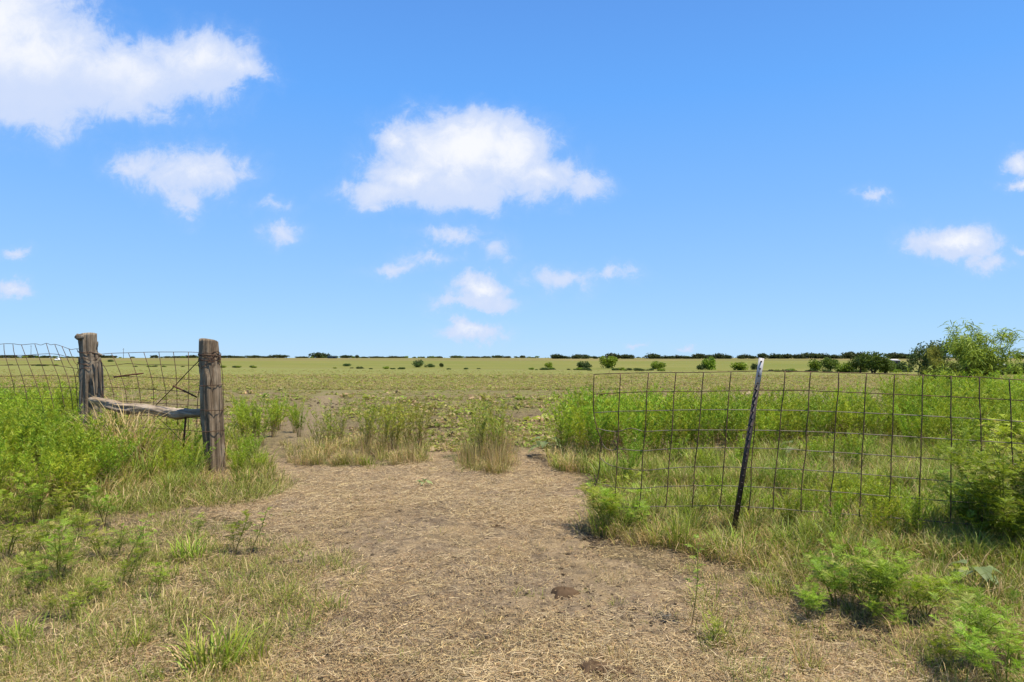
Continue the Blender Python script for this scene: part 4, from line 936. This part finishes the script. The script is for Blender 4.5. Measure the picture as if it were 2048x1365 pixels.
hoA = [[(-120, 691), (-40, 691), (0, 689), (8, 688), (26, 688), (43, 690), (70, 688), (82, 690.5), (93, 687), (102, 690), (110, 689), (124, 693), (138, 698), (144, 699.5), (154, 698), (172, 700)],
       [(-120, 712), (0, 711), (50, 711), (75, 709), (100, 708), (120, 710), (135, 714), (172, 718)], [(-120, 732), (0, 731), (60, 730), (100, 730), (130, 734), (172, 740)], [(-120, 754), (0, 753), (60, 752), (110, 752), (172, 754)], [(-120, 776), (0, 775), (60, 774), (120, 775), (172, 777)], [(-120, 798), (60, 797), (172, 799)], [(-120, 822), (60, 820), (172, 822)]]
fence('wire_fence', 'slack woven wire fence with leaning stays running off from the split-topped post', hoA, stA, dA, 0.0035, 0.0042, at(100, 820, 9.2))
dC = lambda x: np.interp(x, [190, 400], [8.8, 8.1])
stB = [[(195, 708), (206, 729), (214, 742), (220, 760), (227, 787), (232, 840)], [(223, 707), (237, 737), (245, 760), (252, 787), (258, 840)], [(257, 706), (271, 743), (278, 774), (282, 807), (284, 850)], [(288, 705.5), (299, 740), (306, 771), (308, 810), (309, 850)], [(318, 705), (324, 743), (331, 779), (333, 812), (334, 850)], [(347, 705), (352, 743), (354, 785), (355, 850)], [(377, 705), (378, 773), (376, 815), (377, 860)], [(402, 745), (401, 765), (395, 807), (394, 860)], [(195, 735), (200, 765), (207, 800)]]
hoB = [[(185, 710), (200, 709), (225, 707), (256, 706), (287, 705), (317, 704.5), (347, 704.5), (376, 704.5), (410, 706)], [(190, 722), (207, 732), (230, 731), (250, 728), (262, 728), (285, 730), (317, 730), (410, 731)], [(190, 752), (234, 753), (300, 755), (410, 761)], [(190, 775), (223, 775), (278, 778), (410, 786)], [(190, 800), (315, 807), (410, 812)], [(190, 826), (300, 832), (410, 838)], [(190, 850), (300, 856), (410, 864)]]
fence('wire_fence', 'woven wire stretched between the two cedar posts behind the log rail', hoB, stB, dC, 0.0035, 0.0042, at(300, 830, 8.4))
dR = lambda x: np.interp(x, [1180, 2250], [5.42, 4.72])
Rt = [(1188, 749), (1241, 747), (1297, 746), (1352, 745.5), (1407, 745), (1462, 744), (1517, 742.5), (1570, 743), (1621, 744), (1677, 746), (1733, 747), (1789, 749), (1846, 751), (1902, 753), (1959, 755), (2018, 759), (2078, 762), (2140, 766), (2200, 770)]
Rb = [1186, 1231, 1278, 1331, 1384, 1439, 1497, 1546, 1602, 1660, 1718, 1777, 1837, 1901, 1964, 2030, 2096, 2160, 2225]
hoR = [Rt, [(1187, 789), (1241, 786), (1297, 784), (1352, 783.5), (1407, 783), (1570, 781), (1677, 784), (1789, 789), (1902, 794), (2018, 800), (2200, 811)],
       [(1188, 826), (1240, 823), (1297, 822), (1407, 820), (1570, 821), (1677, 824), (1789, 829), (1902, 835), (2018, 842), (2200, 854)],
       [(1194, 857), (1215, 862), (1237, 863), (1262, 857), (1290, 863), (1340, 861), (1450, 860.5), (1570, 862), (1677, 866), (1789, 872), (1902, 879), (2018, 886), (2200, 899)],
       [(1203, 885), (1212, 897), (1225, 901), (1237, 898), (1285, 902), (1340, 898), (1450, 896), (1570, 898.5), (1621, 902), (1719, 908), (1837, 916), (1963, 925), (2040, 929), (2205, 940)],
       [(1199, 915), (1215, 928), (1237, 935), (1285, 941), (1335, 937), (1390, 934), (1480, 935), (1570, 938), (1621, 941), (1719, 948), (1837, 958), (1901, 963), (2040, 972), (2210, 984)],
       [(1192, 965), (1232, 975), (1280, 977), (1335, 973), (1440, 972), (1500, 974), (1550, 976), (1604, 979), (1719, 988), (1837, 998), (1905, 1003), (2040, 1012), (2215, 1026)],
       [(1186, 1016), (1240, 1016), (1290, 1014), (1330, 1013), (1440, 1012), (1490, 1014), (1560, 1018), (1605, 1022), (1725, 1031), (1845, 1041), (1905, 1046), (2040, 1056), (2220, 1070)]]
stR = [[(1188, 749), (1187, 788), (1187.5, 824), (1194, 858), (1204, 885), (1200, 905), (1199, 930), (1194, 963), (1187, 985), (1186, 1016)]]
gs = np.random.RandomState(9)
for i in range(1, len(Rt)):
    tx, ty = Rt[i]; by = 1016 + max(0, (Rt[i][0] - 1450)) * 0.065
    stR.append([(tx + (Rb[i] - tx) * f + gs.randn() * 0.9 * (0 < f < 1), ty + (by - ty) * f) for f in (0, .14, .28, .42, .56, .7, .85, 1.0)])
fence('mesh_fence', 'rusty square-mesh wire panel with a bent loose end tied to the steel post', hoR, stR, dR, 0.0032, 0.0041, at(1600, 1060, 5.15))

def t_post():
    dep = 5.12; a = at(1463, 1075, dep + 0.03); b = at(1523, 716.5, dep - 0.05); a.z = min(a.z, -0.05); Z = (b - a).normalized(); X = Vector((1, 0.05, 0)); Y = Z.cross(X).normalized(); X = Y.cross(Z)
    L = (b - a).length; M = Matrix((X, Y, Z)).transposed().to_4x4(); root = empty('steel_post', a); root.matrix_world = Matrix.Translation(a) @ M
    tag(root, 'dark steel T-post with a white tip leaning through the wire panel', 'post')
    s = MT('dark_post_paint'); n = s.noise(s.obj(), 18.0, 6.0, 0.7); mp = s.out(s.bsdf(s.mix(s.ramp(n, 0.42, 0.68), (0.020, 0.017, 0.015), (0.085, 0.05, 0.035)), 0.6, 0.4, 0.1, n, 0.3, 0.002))
    s = MT('worn_white_tip'); n = s.noise(s.scale(s.obj(), (60, 60, 14)), 1.0, 5.0, 0.7); mw = s.out(s.bsdf(s.mix(s.ramp(n, 0.55, 0.7), (0.40, 0.38, 0.37), (0.18, 0.11, 0.085)), 0.6, 0.4, 0, n, 0.3, 0.002))
    w, t, q = 0.020, 0.0025, 0.019; zt = L - 0.205
    sh = TM(); sh.box((-w, -t, 0), (w, t, zt), (.1, .1, .1)); sh.box((-t, t + 0.0003, 0), (t, t + q * 1.6, zt), (.1, .1, .1)); link('shaft', sh.mesh('shaft', mp), root)
    ti = TM(); ti.box((-w, -t, zt + .0005), (w, t, L), (.1, .1, .1)); ti.box((-t, t + .0003, zt + .0005), (t, t + q * 1.6, L), (.1, .1, .1)); link('white_tip', ti.mesh('white_tip', mw), root)
    z = 0.25
    while z < L - 0.02:
        st = TM(); st.box((-0.005, -t - 0.007, z), (0.005, -t - 0.0002, z + 0.012), (.1, .1, .1)); link('stud', st.mesh('stud', mp), root); z += 0.054
    link('wire_clip', wire_mesh([(-.028, .0, 1.18), (-.02, -.014, 1.185), (0, -.018, 1.19), (.02, -.014, 1.185), (.028, 0, 1.18)], 0.002, M_GALV, 'wire_clip', 4), root)
t_post()

# ------------------------------------------------------------------ trees
M_BARK = plain_mat('tree_bark', (0.085, 0.065, 0.048), 0.95, 0.05, 0, 14, 0.5)
def crown_tree(seed, w=6.0, h=4.5, n=900, leaf=0.34, col=C_DEEP, lobes=9, trunk=0.28, low=0.12):
    """round-headed tree or bush, crown of leaf sprays in uneven lobes"""
    g = np.random.RandomState(seed); tr = TM(); cr_ = TM()
    for i in range(3 if trunk > 0.2 else 5):
        a = g.rand() * 6.28; top = np.array([math.cos(a) * w * 0.25 * g.rand(), math.sin(a) * w * 0.25 * g.rand(), h * 0.7]); b = np.array([0.15 * g.randn(), 0.15 * g.randn(), -0.2])
        t = np.linspace(0, 1, 5)[:, None]; tr.tube(b * (1 - t) + top * t + g.randn(5, 3) * 0.12 * t * (1 - t) * 4, np.linspace(trunk * 0.6, trunk * 0.15, 5), np.array((.08, .06, .05)), 6)
    for i in range(lobes):
        a = g.rand() * 6.28; q = math.sqrt(g.rand()) * w * 0.36; c = np.array([math.cos(a) * q, math.sin(a) * q, h * (low + 0.28 + 0.33 * g.rand() * (1 - q / w))]); rad = np.array([w * (0.17 + 0.13 * g.rand()), w * (0.17 + 0.13 * g.rand()), h * (0.2 + 0.13 * g.rand())])
        m = n // lobes; d = unit(g.randn(m, 3)); rr = g.rand(m) ** 0.38
        B = c + d * rr[:, None] * rad; B[:, 2] = np.clip(B[:, 2], h * low * 0.3 * g.rand(m), h * 1.02)
        D = unit(d + g.randn(m, 3) * 0.7); L = leaf * (0.6 + 0.8 * g.rand(m)); s = np.array([0, 0.5, 1.0])
        P_ = B[:, None] + D[:, None] * (L[:, None] * (s - 0.5))[..., None]; W = L[:, None] * np.array([0.35, 0.75, 0.1]); S = unit(np.cross(D, g.randn(m, 3)))
        c_ = col * (0.65 + 0.6 * g.rand(m))[:, None] * (0.85 + 0.3 * g.rand()); cr_.ribbons(P_, W, S, np.repeat(c_[:, None], 3, 1))
    return [('trunk', tr.mesh('trunk', M_BARK)), ('crown', cr_.mesh('crown', M_TREE))]
OAK = [crown_tree(500 + i, 6.0, 4.2, 1100, 0.5, C_DEEP * np.array((0.95, 0.8, 1.0)), 13, 0.25, -0.08) for i in range(4)]
BUSHG = [crown_tree(520 + i, 3.2, 3.0, 1300, 0.24, C_GREEN * 1.1, 13, 0.1, -0.05) for i in range(3)]
BUSHD = [crown_tree(540 + i, 3.2, 2.6, 1100, 0.24, C_DEEP * 1.25, 12, 0.1, -0.05) for i in range(3)]
TREEM = [crown_tree(560 + i, 5.2, 5.2, 2600, 0.28, C_DEEP * 0.6 + C_GREEN * 0.35, 15, 0.25, 0.03) for i in range(3)]
g = np.random.RandomState(123)
def far(protos, px, py, wpx, hpx, w0, h0, name, label, cat, group, dep=None):
    p = hit(px, py)
    if dep: p = at(px, py, dep); p.z = float(terrain(p.x, p.y))
    k = p.y / F_PX; s = (wpx * k / w0 * 1.1, wpx * k / w0 * 1.1, hpx * k / h0 * 1.35)
    return plant(name, protos[g.randint(len(protos))], p - Vector((0, 0, 0.1)), g.rand() * 6.28, s, label, cat, group)
GR = 'dark round oaks along the far ridge'; OL = [(170, 'dark round oak on the far ridge seen through the slack wire fence', 'oaks seen through the slack fence'), (400, 'dark round oak on the far ridge seen between the two cedar posts', 'oaks between the cedar posts'), (600, 'dark round oak on the far ridge between the thick gate post and the teal barn', 'oaks before the barn'), (740, 'dark round oak on the far ridge close around the teal barn', 'oaks around the barn'), (1080, 'dark low oak on the open far ridge between the teal barn and the mesh fence', 'oaks on the open ridge'), (1275, 'dark round oak of the broad clumps behind the bright green open-headed tree', 'oaks behind the bright green tree'), (1530, 'dark round oak on the wooded ridge up to the white-tipped steel post', 'oaks up to the steel post'), (1740, 'dark round oak on the wooded ridge between the steel post and the thick clump', 'oaks past the steel post'), (9999, 'dark round oak on the ridge behind the tin-roofed shed and wispy tree', 'oaks behind the shed')]
ridge = [(205, 8, 20), (221, 6, 18), (310, 9, 14), (335, 7, 14), (362, 6, 22), (385, 8, 16), (455, 8, 26), (478, 7, 24), (508, 7, 22), (531, 6, 16), (556, 9, 28), (605, 6, 18), (640, 14, 28), (692, 9, 15), (714, 8, 7), (728, 5, 16), (752, 6, 22), (785, 6, 20), (805, 5, 18), (880, 5, 10), (912, 6, 22), (945, 5, 24), (972, 7, 20), (995, 9, 18), (1015, 6, 12), (1045, 7, 11), (1066, 3, 8),
         (1113, 11, 24), (1128, 8, 18), (1155, 11, 26), (1170, 8, 18), (1190, 7, 10), (1225, 13, 28), (1250, 13, 20), (1262, 9, 14),
         (1305, 10, 24), (1330, 8, 22), (1352, 8, 26), (1375, 8, 24), (1398, 12, 22), (1420, 10, 22), (1440, 11, 18), (1456, 10, 16), (1487, 12, 20), (1503, 8, 16), (1525, 13, 20), (1548, 10, 24), (1572, 9, 24), (1595, 10, 26), (1618, 11, 26), (1645, 11, 30), (1672, 11, 30), (1700, 13, 24), (1722, 13, 22), (1790, 16, 30), (1812, 10, 26), (1835, 9, 22), (1982, 9, 20), (2035, 10, 14), (2055, 12, 26), (60, 10, 22), (90, 9, 16), (20, 8, 26), (-20, 10, 30)]
for px, hp, wp in ridge:
    by = 717.5 if px < 1100 else (719.5 if px < 1500 else 722 if px < 1760 else 725)
    p = at(px, by, 760 if px < 1100 else 640); p.z = float(terrain(p.x, p.y)) - 0.2
    k = p.y / F_PX; plant('oak_tree', OAK[g.randint(4)], p, g.rand() * 6.28, (wp * k / 4.6 * (0.8 + 0.6 * g.rand()), wp * k / 4.6, (hp * (0.72 if px < 1100 else 1.0) + 1.0) * k / 3.4 * (0.75 + 0.45 * g.rand())), *[(q[1], 'tree', q[2]) for q in OL if px < q[0]][0])
GH = 'small trees and bushes of the overgrown strip across the field'
for px, py, w, h_, kind, lab in [
    (1217, 737, 32, 27, 'g', 'bright green open-headed tree in the strip closing the near field'), (1168, 737, 24, 15, 'd', 'low dark bush left beside the bright green open-headed tree'),
    (1315, 739, 26, 17, 'g', 'rounded grey-green bush alone in the strip closing the near field'), (1419, 740, 24, 27, 'g', 'light green tree with a dark bush at its foot'), (1402, 740, 18, 11, 'd', 'dark bush at the foot of the light green tree'),
    (1478, 741, 32, 18, 'g', 'wide green bush just beyond the white-tipped steel post'), (1509, 740, 14, 14, 'd', 'small dark shrub close beside the white-tipped steel post'), (1630, 742, 24, 24, 'g', 'bright round bush before the mid-green trees'),
    (1660, 743, 34, 28, 'm', 'mid-green tree between the bright round bush and the thick clump'), (1694, 745, 34, 20, 'g', 'pale loose bush between the mid-green trees'),
    (1720, 746, 36, 32, 'm', 'leafy tree at the near side of the thick clump'), (1748, 747, 54, 40, 'm', 'largest tree of the thick clump, trunks showing below'), (1772, 747, 36, 30, 'm', 'leafy tree at the far side of the thick clump'),
    (1798, 743, 28, 20, 'd', 'dark bush beyond the thick clump of trees'), (1813, 742, 18, 14, 'd', 'small dark bush next to the bush beyond the thick clump'),
    (835, 735, 26, 15, 'd', 'dark rounded bush in the strip across the open field'), (858, 735, 18, 8, 'd', 'low brownish bush beside the dark rounded bush'), (883, 735, 8, 9, 'd', 'thin little shrub standing alone across the open field'), (694, 733, 18, 6, 'd', 'low flat bush far across the open field'), (222, 724, 10, 5, 'd', 'tiny dark bush seen through the wire between the posts'), (1098, 736, 14, 12, 'g', 'wispy pale sapling far across the open field')]:
    far({'g': BUSHG, 'd': BUSHD, 'm': TREEM}[kind], px, py, w, h_, {'g': 3.0, 'd': 3.0, 'm': 4.9}[kind], {'g': 2.9, 'd': 2.5, 'm': 5.0}[kind], 'bush' if kind != 'm' and h_ < 22 else 'small_tree', lab, 'bush' if kind != 'm' and h_ < 22 else 'tree', GH)
# far-off scrub of the strip and ridge edge
GP['scrub'] = [BUSHD[0][1][1], BUSHG[0][1][1], BUSHD[1][1][1]]
def scrub():
    g = np.random.RandomState(4); x = g.uniform(-230, 240, 420); y = hedge_y(x) + g.randn(420) * 3
    keep = (fbm(x / 14.0, x * 0, 7, 2) > 0.42) & ((x > 20) | (g.rand(420) < 0.45)); x = x[keep]; y = y[keep]
    n2 = 420; x2 = g.uniform(-620, 620, n2); x2 += 25 * np.sin(x2 / 23.0) + 18 * np.sin(x2 / 57.0); y2 = 740 + g.rand(n2) * 70
    x = np.concatenate([x, x2]); y = np.concatenate([y, y2]); n = len(x)
    s = np.where(np.arange(n) < n - n2, g.uniform(0.2, 0.5, n), g.uniform(0.35, 1.1, n) ** 1.6); p = np.stack([x, y, terrain(x, y) - 0.1], 1)
    scatter('scrub', GP['scrub'], p, np.stack([0 * x, 0 * x, g.rand(n) * 6.28], 1), np.stack([s * 1.7, s * 1.7, s], 1), g.randint(0, 3, n), 'low scrub along the strip across the fields', 'scrub')
scrub()
# dark tree and wispy tree on the near side
def limb_tree(name, px, py, h, w, seed, label, leafcol, nleaf, leafL, leafW, droop, dep, trunks=4, dense=0.5, barkcol=(0.09, 0.07, 0.05)):
    g = np.random.RandomState(seed); b = at(px, py, dep); b.z = float(terrain(b.x, b.y)); root = empty(name, b); tag(root, label, 'tree')
    tr = TM(); lv = TM(); tips = []
    def grow(p, d, L, r, lev):
        n = 5; P_ = [p]; dd = d
        for i in range(n - 1):
            dd = unit((dd + g.randn(3) * 0.13)[None])[0]; P_.append(P_[-1] + dd * L / (n - 1))
        P_ = np.array(P_); tr.tube(P_, np.linspace(r, r * 0.5, n), np.array(barkcol), 5 if lev < 2 else 3, False)
        if lev >= 2: tips.append(P_)
        if lev < 3:
            for k in range(3 if lev < 2 else 2):
                x = 0.4 + 0.6 * g.rand(); o = P_[min(n - 1, int(x * n))]; nd = unit((dd + g.randn(3) * np.array([0.75, 0.75, 0.4]) + np.array([0, 0, 0.12]))[None])[0]; grow(o, nd, L * (0.5 + 0.25 * g.rand()), r * 0.5, lev + 1)
    for k in range(trunks):
        a = g.rand() * 6.28; s = (0.2 + 0.6 * g.rand()) * w / h
        grow(np.array([0.05 * g.randn(), 0.05 * g.randn(), -0.1]), unit(np.array([[math.cos(a) * s, math.sin(a) * s, 1.0]]))[0], h * 0.5, 0.035 * h / 2.3, 0)
    m = max(1, nleaf // len(tips))
    for T in tips:
        x = g.rand(m) * (len(T) - 1.001); i = x.astype(int); B = T[i] + (T[i + 1] - T[i]) * (x - i)[:, None] + g.randn(m, 3) * dense * 0.12 * h / 2.3
        a = g.rand(m) * 6.28; up = g.randn(m) * 0.5 - droop * 0.3; D = np.stack([np.cos(a) * np.cos(up), np.sin(a) * np.cos(up), np.sin(up)], 1); L = leafL * (0.6 + 0.8 * g.rand(m)); s = np.array([0, .5, 1.0])
        Q = B[:, None] + D[:, None] * (L[:, None] * s)[..., None]; Q[:, 1, 2] -= L * 0.1 * droop; Q[:, 2, 2] -= L * 0.4 * droop
        c = leafcol * (0.65 + 0.65 * g.rand(m))[:, None]; lv.ribbons(Q, leafW * (0.7 + 0.6 * g.rand(m))[:, None] * np.array([0.6, 1, 0.15]), unit(np.cross(D, g.randn(m, 3))), np.repeat(c[:, None], 3, 1))
    A_ = np.concatenate(lv.V); x0, x1 = np.percentile(A_[:, 0], [1, 99]); y0, y1 = np.percentile(A_[:, 1], [1, 99]); zt = np.percentile(A_[:, 2], 99.7)
    kx, kz = w / (x1 - x0), h / zt
    for tm_ in (tr, lv):
        for V_ in tm_.V: V_[:, 0] = (V_[:, 0] - (x0 + x1) / 2 * np.clip(V_[:, 2] / zt, 0, 1)) * kx; V_[:, 1] *= kx; V_[:, 2] *= kz
    link('trunk', tr.mesh('trunk', M_BARK), root); link('crown', lv.mesh('crown', M_TREE), root); return root
limb_tree('wispy_tree', 1962, 790, 2.25, 2.1, 12, 'wispy yellow-green thorn tree rising from the tall weeds', C_GREEN * 0.75 + C_OLIVE * 0.5 + C_YEL * 0.06, 9000, 0.12, 0.018, 0.9, 19.0, 5, 0.55)
limb_tree('thorn_tree', 1893, 780, 1.7, 1.2, 17, 'lower yellowish thorn tree crowding against the wispy tree', C_OLIVE * 1.0 + C_YEL * 0.15, 6500, 0.12, 0.018, 0.9, 19.5, 6, 0.7)
limb_tree('dark_tree', 1858, 745, 2.6, 2.4, 27, 'dense dark green tree standing behind the wispy tree', C_DEEP * 1.35, 5200, 0.16, 0.07, 0.4, 42.0, 5, 1.2)
for px, py, w, h_ in [(2030, 752, 50, 22), (2000, 752, 40, 20), (2050, 745, 60, 30), (1990, 738, 40, 22), (2070, 755, 40, 24)]:
    far(BUSHD, px, py, w, h_, 3.0, 2.5, 'bush', 'dark scrubby bush behind the wispy tree beside the white trailer', 'bush', 'bushes beside the white trailer', 120)

# ------------------------------------------------------------------ far-off buildings, vehicles and poles
def bmat(n, c, r=0.7): return plain_mat(n, c, r, 0.3, 0, 2.0, 0.15)
M_BARN = bmat('barn_metal', (0.05, 0.085, 0.10)); M_ROOF = bmat('pale_roof_metal', (0.42, 0.40, 0.38)); M_GLASS = bmat('dark_glass', (0.02, 0.025, 0.03), 0.15); M_DARKP = bmat('dark_car_paint', (0.03, 0.03, 0.035), 0.3); M_TYRE = bmat('tyre_rubber', (0.02, 0.02, 0.02)); M_WALL = bmat('grey_boards', (0.22, 0.18, 0.15))
def part(name, parent, mat, boxes):
    t = TM()
    for lo, hi in boxes: t.box(lo, hi, (.2, .2, .2))
    return link(name, t.mesh(name, mat), parent)
def gable(name, parent, mat, w, d, z0, rise, over=0.3):
    t = TM(); x = w / 2 + over; y = d / 2 + over; V = [(-x, -y, z0), (x, -y, z0), (x, y, z0), (-x, y, z0), (-x, 0, z0 + rise), (x, 0, z0 + rise)]
    t.add(V, [(0, 1, 5), (0, 5, 4), (2, 3, 4), (2, 4, 5), (0, 4, 3), (1, 2, 5), (0, 3, 2), (0, 2, 1)], (.2, .2, .2)); return link(name, t.mesh(name, mat), parent)
def shed(px, py, dep, w, d, h, rise, mw, mr, label, name='barn'):
    p = at(px, py, dep); p.z = float(terrain(p.x, p.y)) - 0.1; o = empty(name, p, 0.12); tag(o, label, 'building')
    part('wall', o, mw, [((-w / 2, -d / 2, 0), (w / 2, d / 2, h))]); gable('roof', o, mr, w, d, h + 0.01, rise)
    part('door', o, M_GLASS, [((w * 0.1, -d / 2 - 0.06, 0), (w * 0.1 + 2.2, -d / 2 - 0.004, h * 0.8))]); part('window', o, M_GLASS, [((-w * 0.35, -d / 2 - 0.05, h * 0.4), (-w * 0.35 + 1.2, -d / 2 - 0.004, h * 0.75))])
shed(665, 717, 680, 8.5, 6, 1.9, 0.9, M_BARN, M_BARN, 'long low dark teal barn on the far ridge among oaks')
shed(1783, 724, 330, 5.2, 5, 1.7, 0.8, M_WALL, M_ROOF, 'small shed with a pale tin roof beyond the thick clump of trees', 'shed')
def vehicle(px, dep, paint, label, py=720, rz=0.0):
    p = at(px, py, dep); p.z = float(terrain(p.x, p.y)); o = empty('parked_car', p, rz); tag(o, label, 'car')
    t = TM(); prof = [(-2.3, .35), (-2.35, .85), (-1.25, 1.0), (-0.7, 1.55), (1.3, 1.6), (2.1, 1.05), (2.3, .95), (2.3, .35)]; n = len(prof)
    V = [(s * (0.92 if z < 1.1 else 0.72), y, z) for s in (-1, 1) for y, z in prof]; F = []
    for i in range(n): j = (i + 1) % n; F += [(i, j, j + n), (i, j + n, i + n)]
    for i in range(1, n - 1): F += [(0, i + 1, i), (n, n + i, n + i + 1)]
    t.add(V, F, (.2, .2, .2)); link('body', t.mesh('body', paint), o)
    g_ = TM(); g_.add([(-.7, -1.22, 1.06), (.7, -1.22, 1.06), (.6, -.78, 1.50), (-.6, -.78, 1.50)], [(0, 1, 2), (0, 2, 3)], (.2, .2, .2)); ob = link('windscreen', g_.mesh('windscreen', M_GLASS), o); ob.location = (0, -0.03, 0.02)
    for sx in (-.93, .93):
        for y in (-1.45, 1.45):
            w_ = TM(); w_.tube(np.array([(sx - .1, y, .34), (sx + .1, y, .34)]), .34, (.2, .2, .2), 12); link('wheel', w_.mesh('wheel', M_TYRE), o)
    for sx in (-.65, .65): part('headlight', o, M_WHITE, [((sx - .18, -2.40, .68), (sx + .18, -2.345, .84))])
vehicle(1785, 285, M_DARKP, 'dark car parked in front of the small tin-roofed shed', 727)
vehicle(115, 420, M_WHITE, 'white car parked far off, seen through the slack wire fence', 716, 0.3)
def trailer():
    p = at(2001, 735, 150); p.z = float(terrain(p.x, p.y)); o = empty('trailer', p, 0.05); tag(o, 'long low white trailer half hidden behind the wispy tree', 'trailer')
    z = at(2001, 729.5, 150).z - p.z
    part('roof', o, M_WHITE, [((-1.3, -.9, z - .12), (1.2, .9, z + .1))]); part('wall', o, M_WALL, [((-1.2, -.8, .5), (1.1, .8, z - .121))])
    for x in (-.7, .6): w_ = TM(); w_.tube(np.array([(x, -.82, .3), (x, -.6, .3)]), .3, (.2, .2, .2), 12); link('wheel', w_.mesh('wheel', M_TYRE), o)
trailer()
for px, top, lab in [(62, 691, 'thin utility pole on the horizon seen through the slack wire fence'), (247, 697, 'thin utility pole on the horizon between the two cedar posts')]:
    p = at(px, 716, 720); p.z = float(terrain(p.x, p.y)); h = at(px, top, 720).z - p.z; o = empty('utility_pole', p); tag(o, lab, 'utility pole')
    t = TM(); t.tube(np.array([(0, 0, -.3), (0, 0, h * .5), (0, 0, h)]), [.24, .2, .16], (.1, .08, .06), 8); link('pole', t.mesh('pole', M_BARK), o)
    part('crossarm', o, M_BARK, [((-1.1, -.25, h - 1.0), (1.1, -.17, h - .8))])
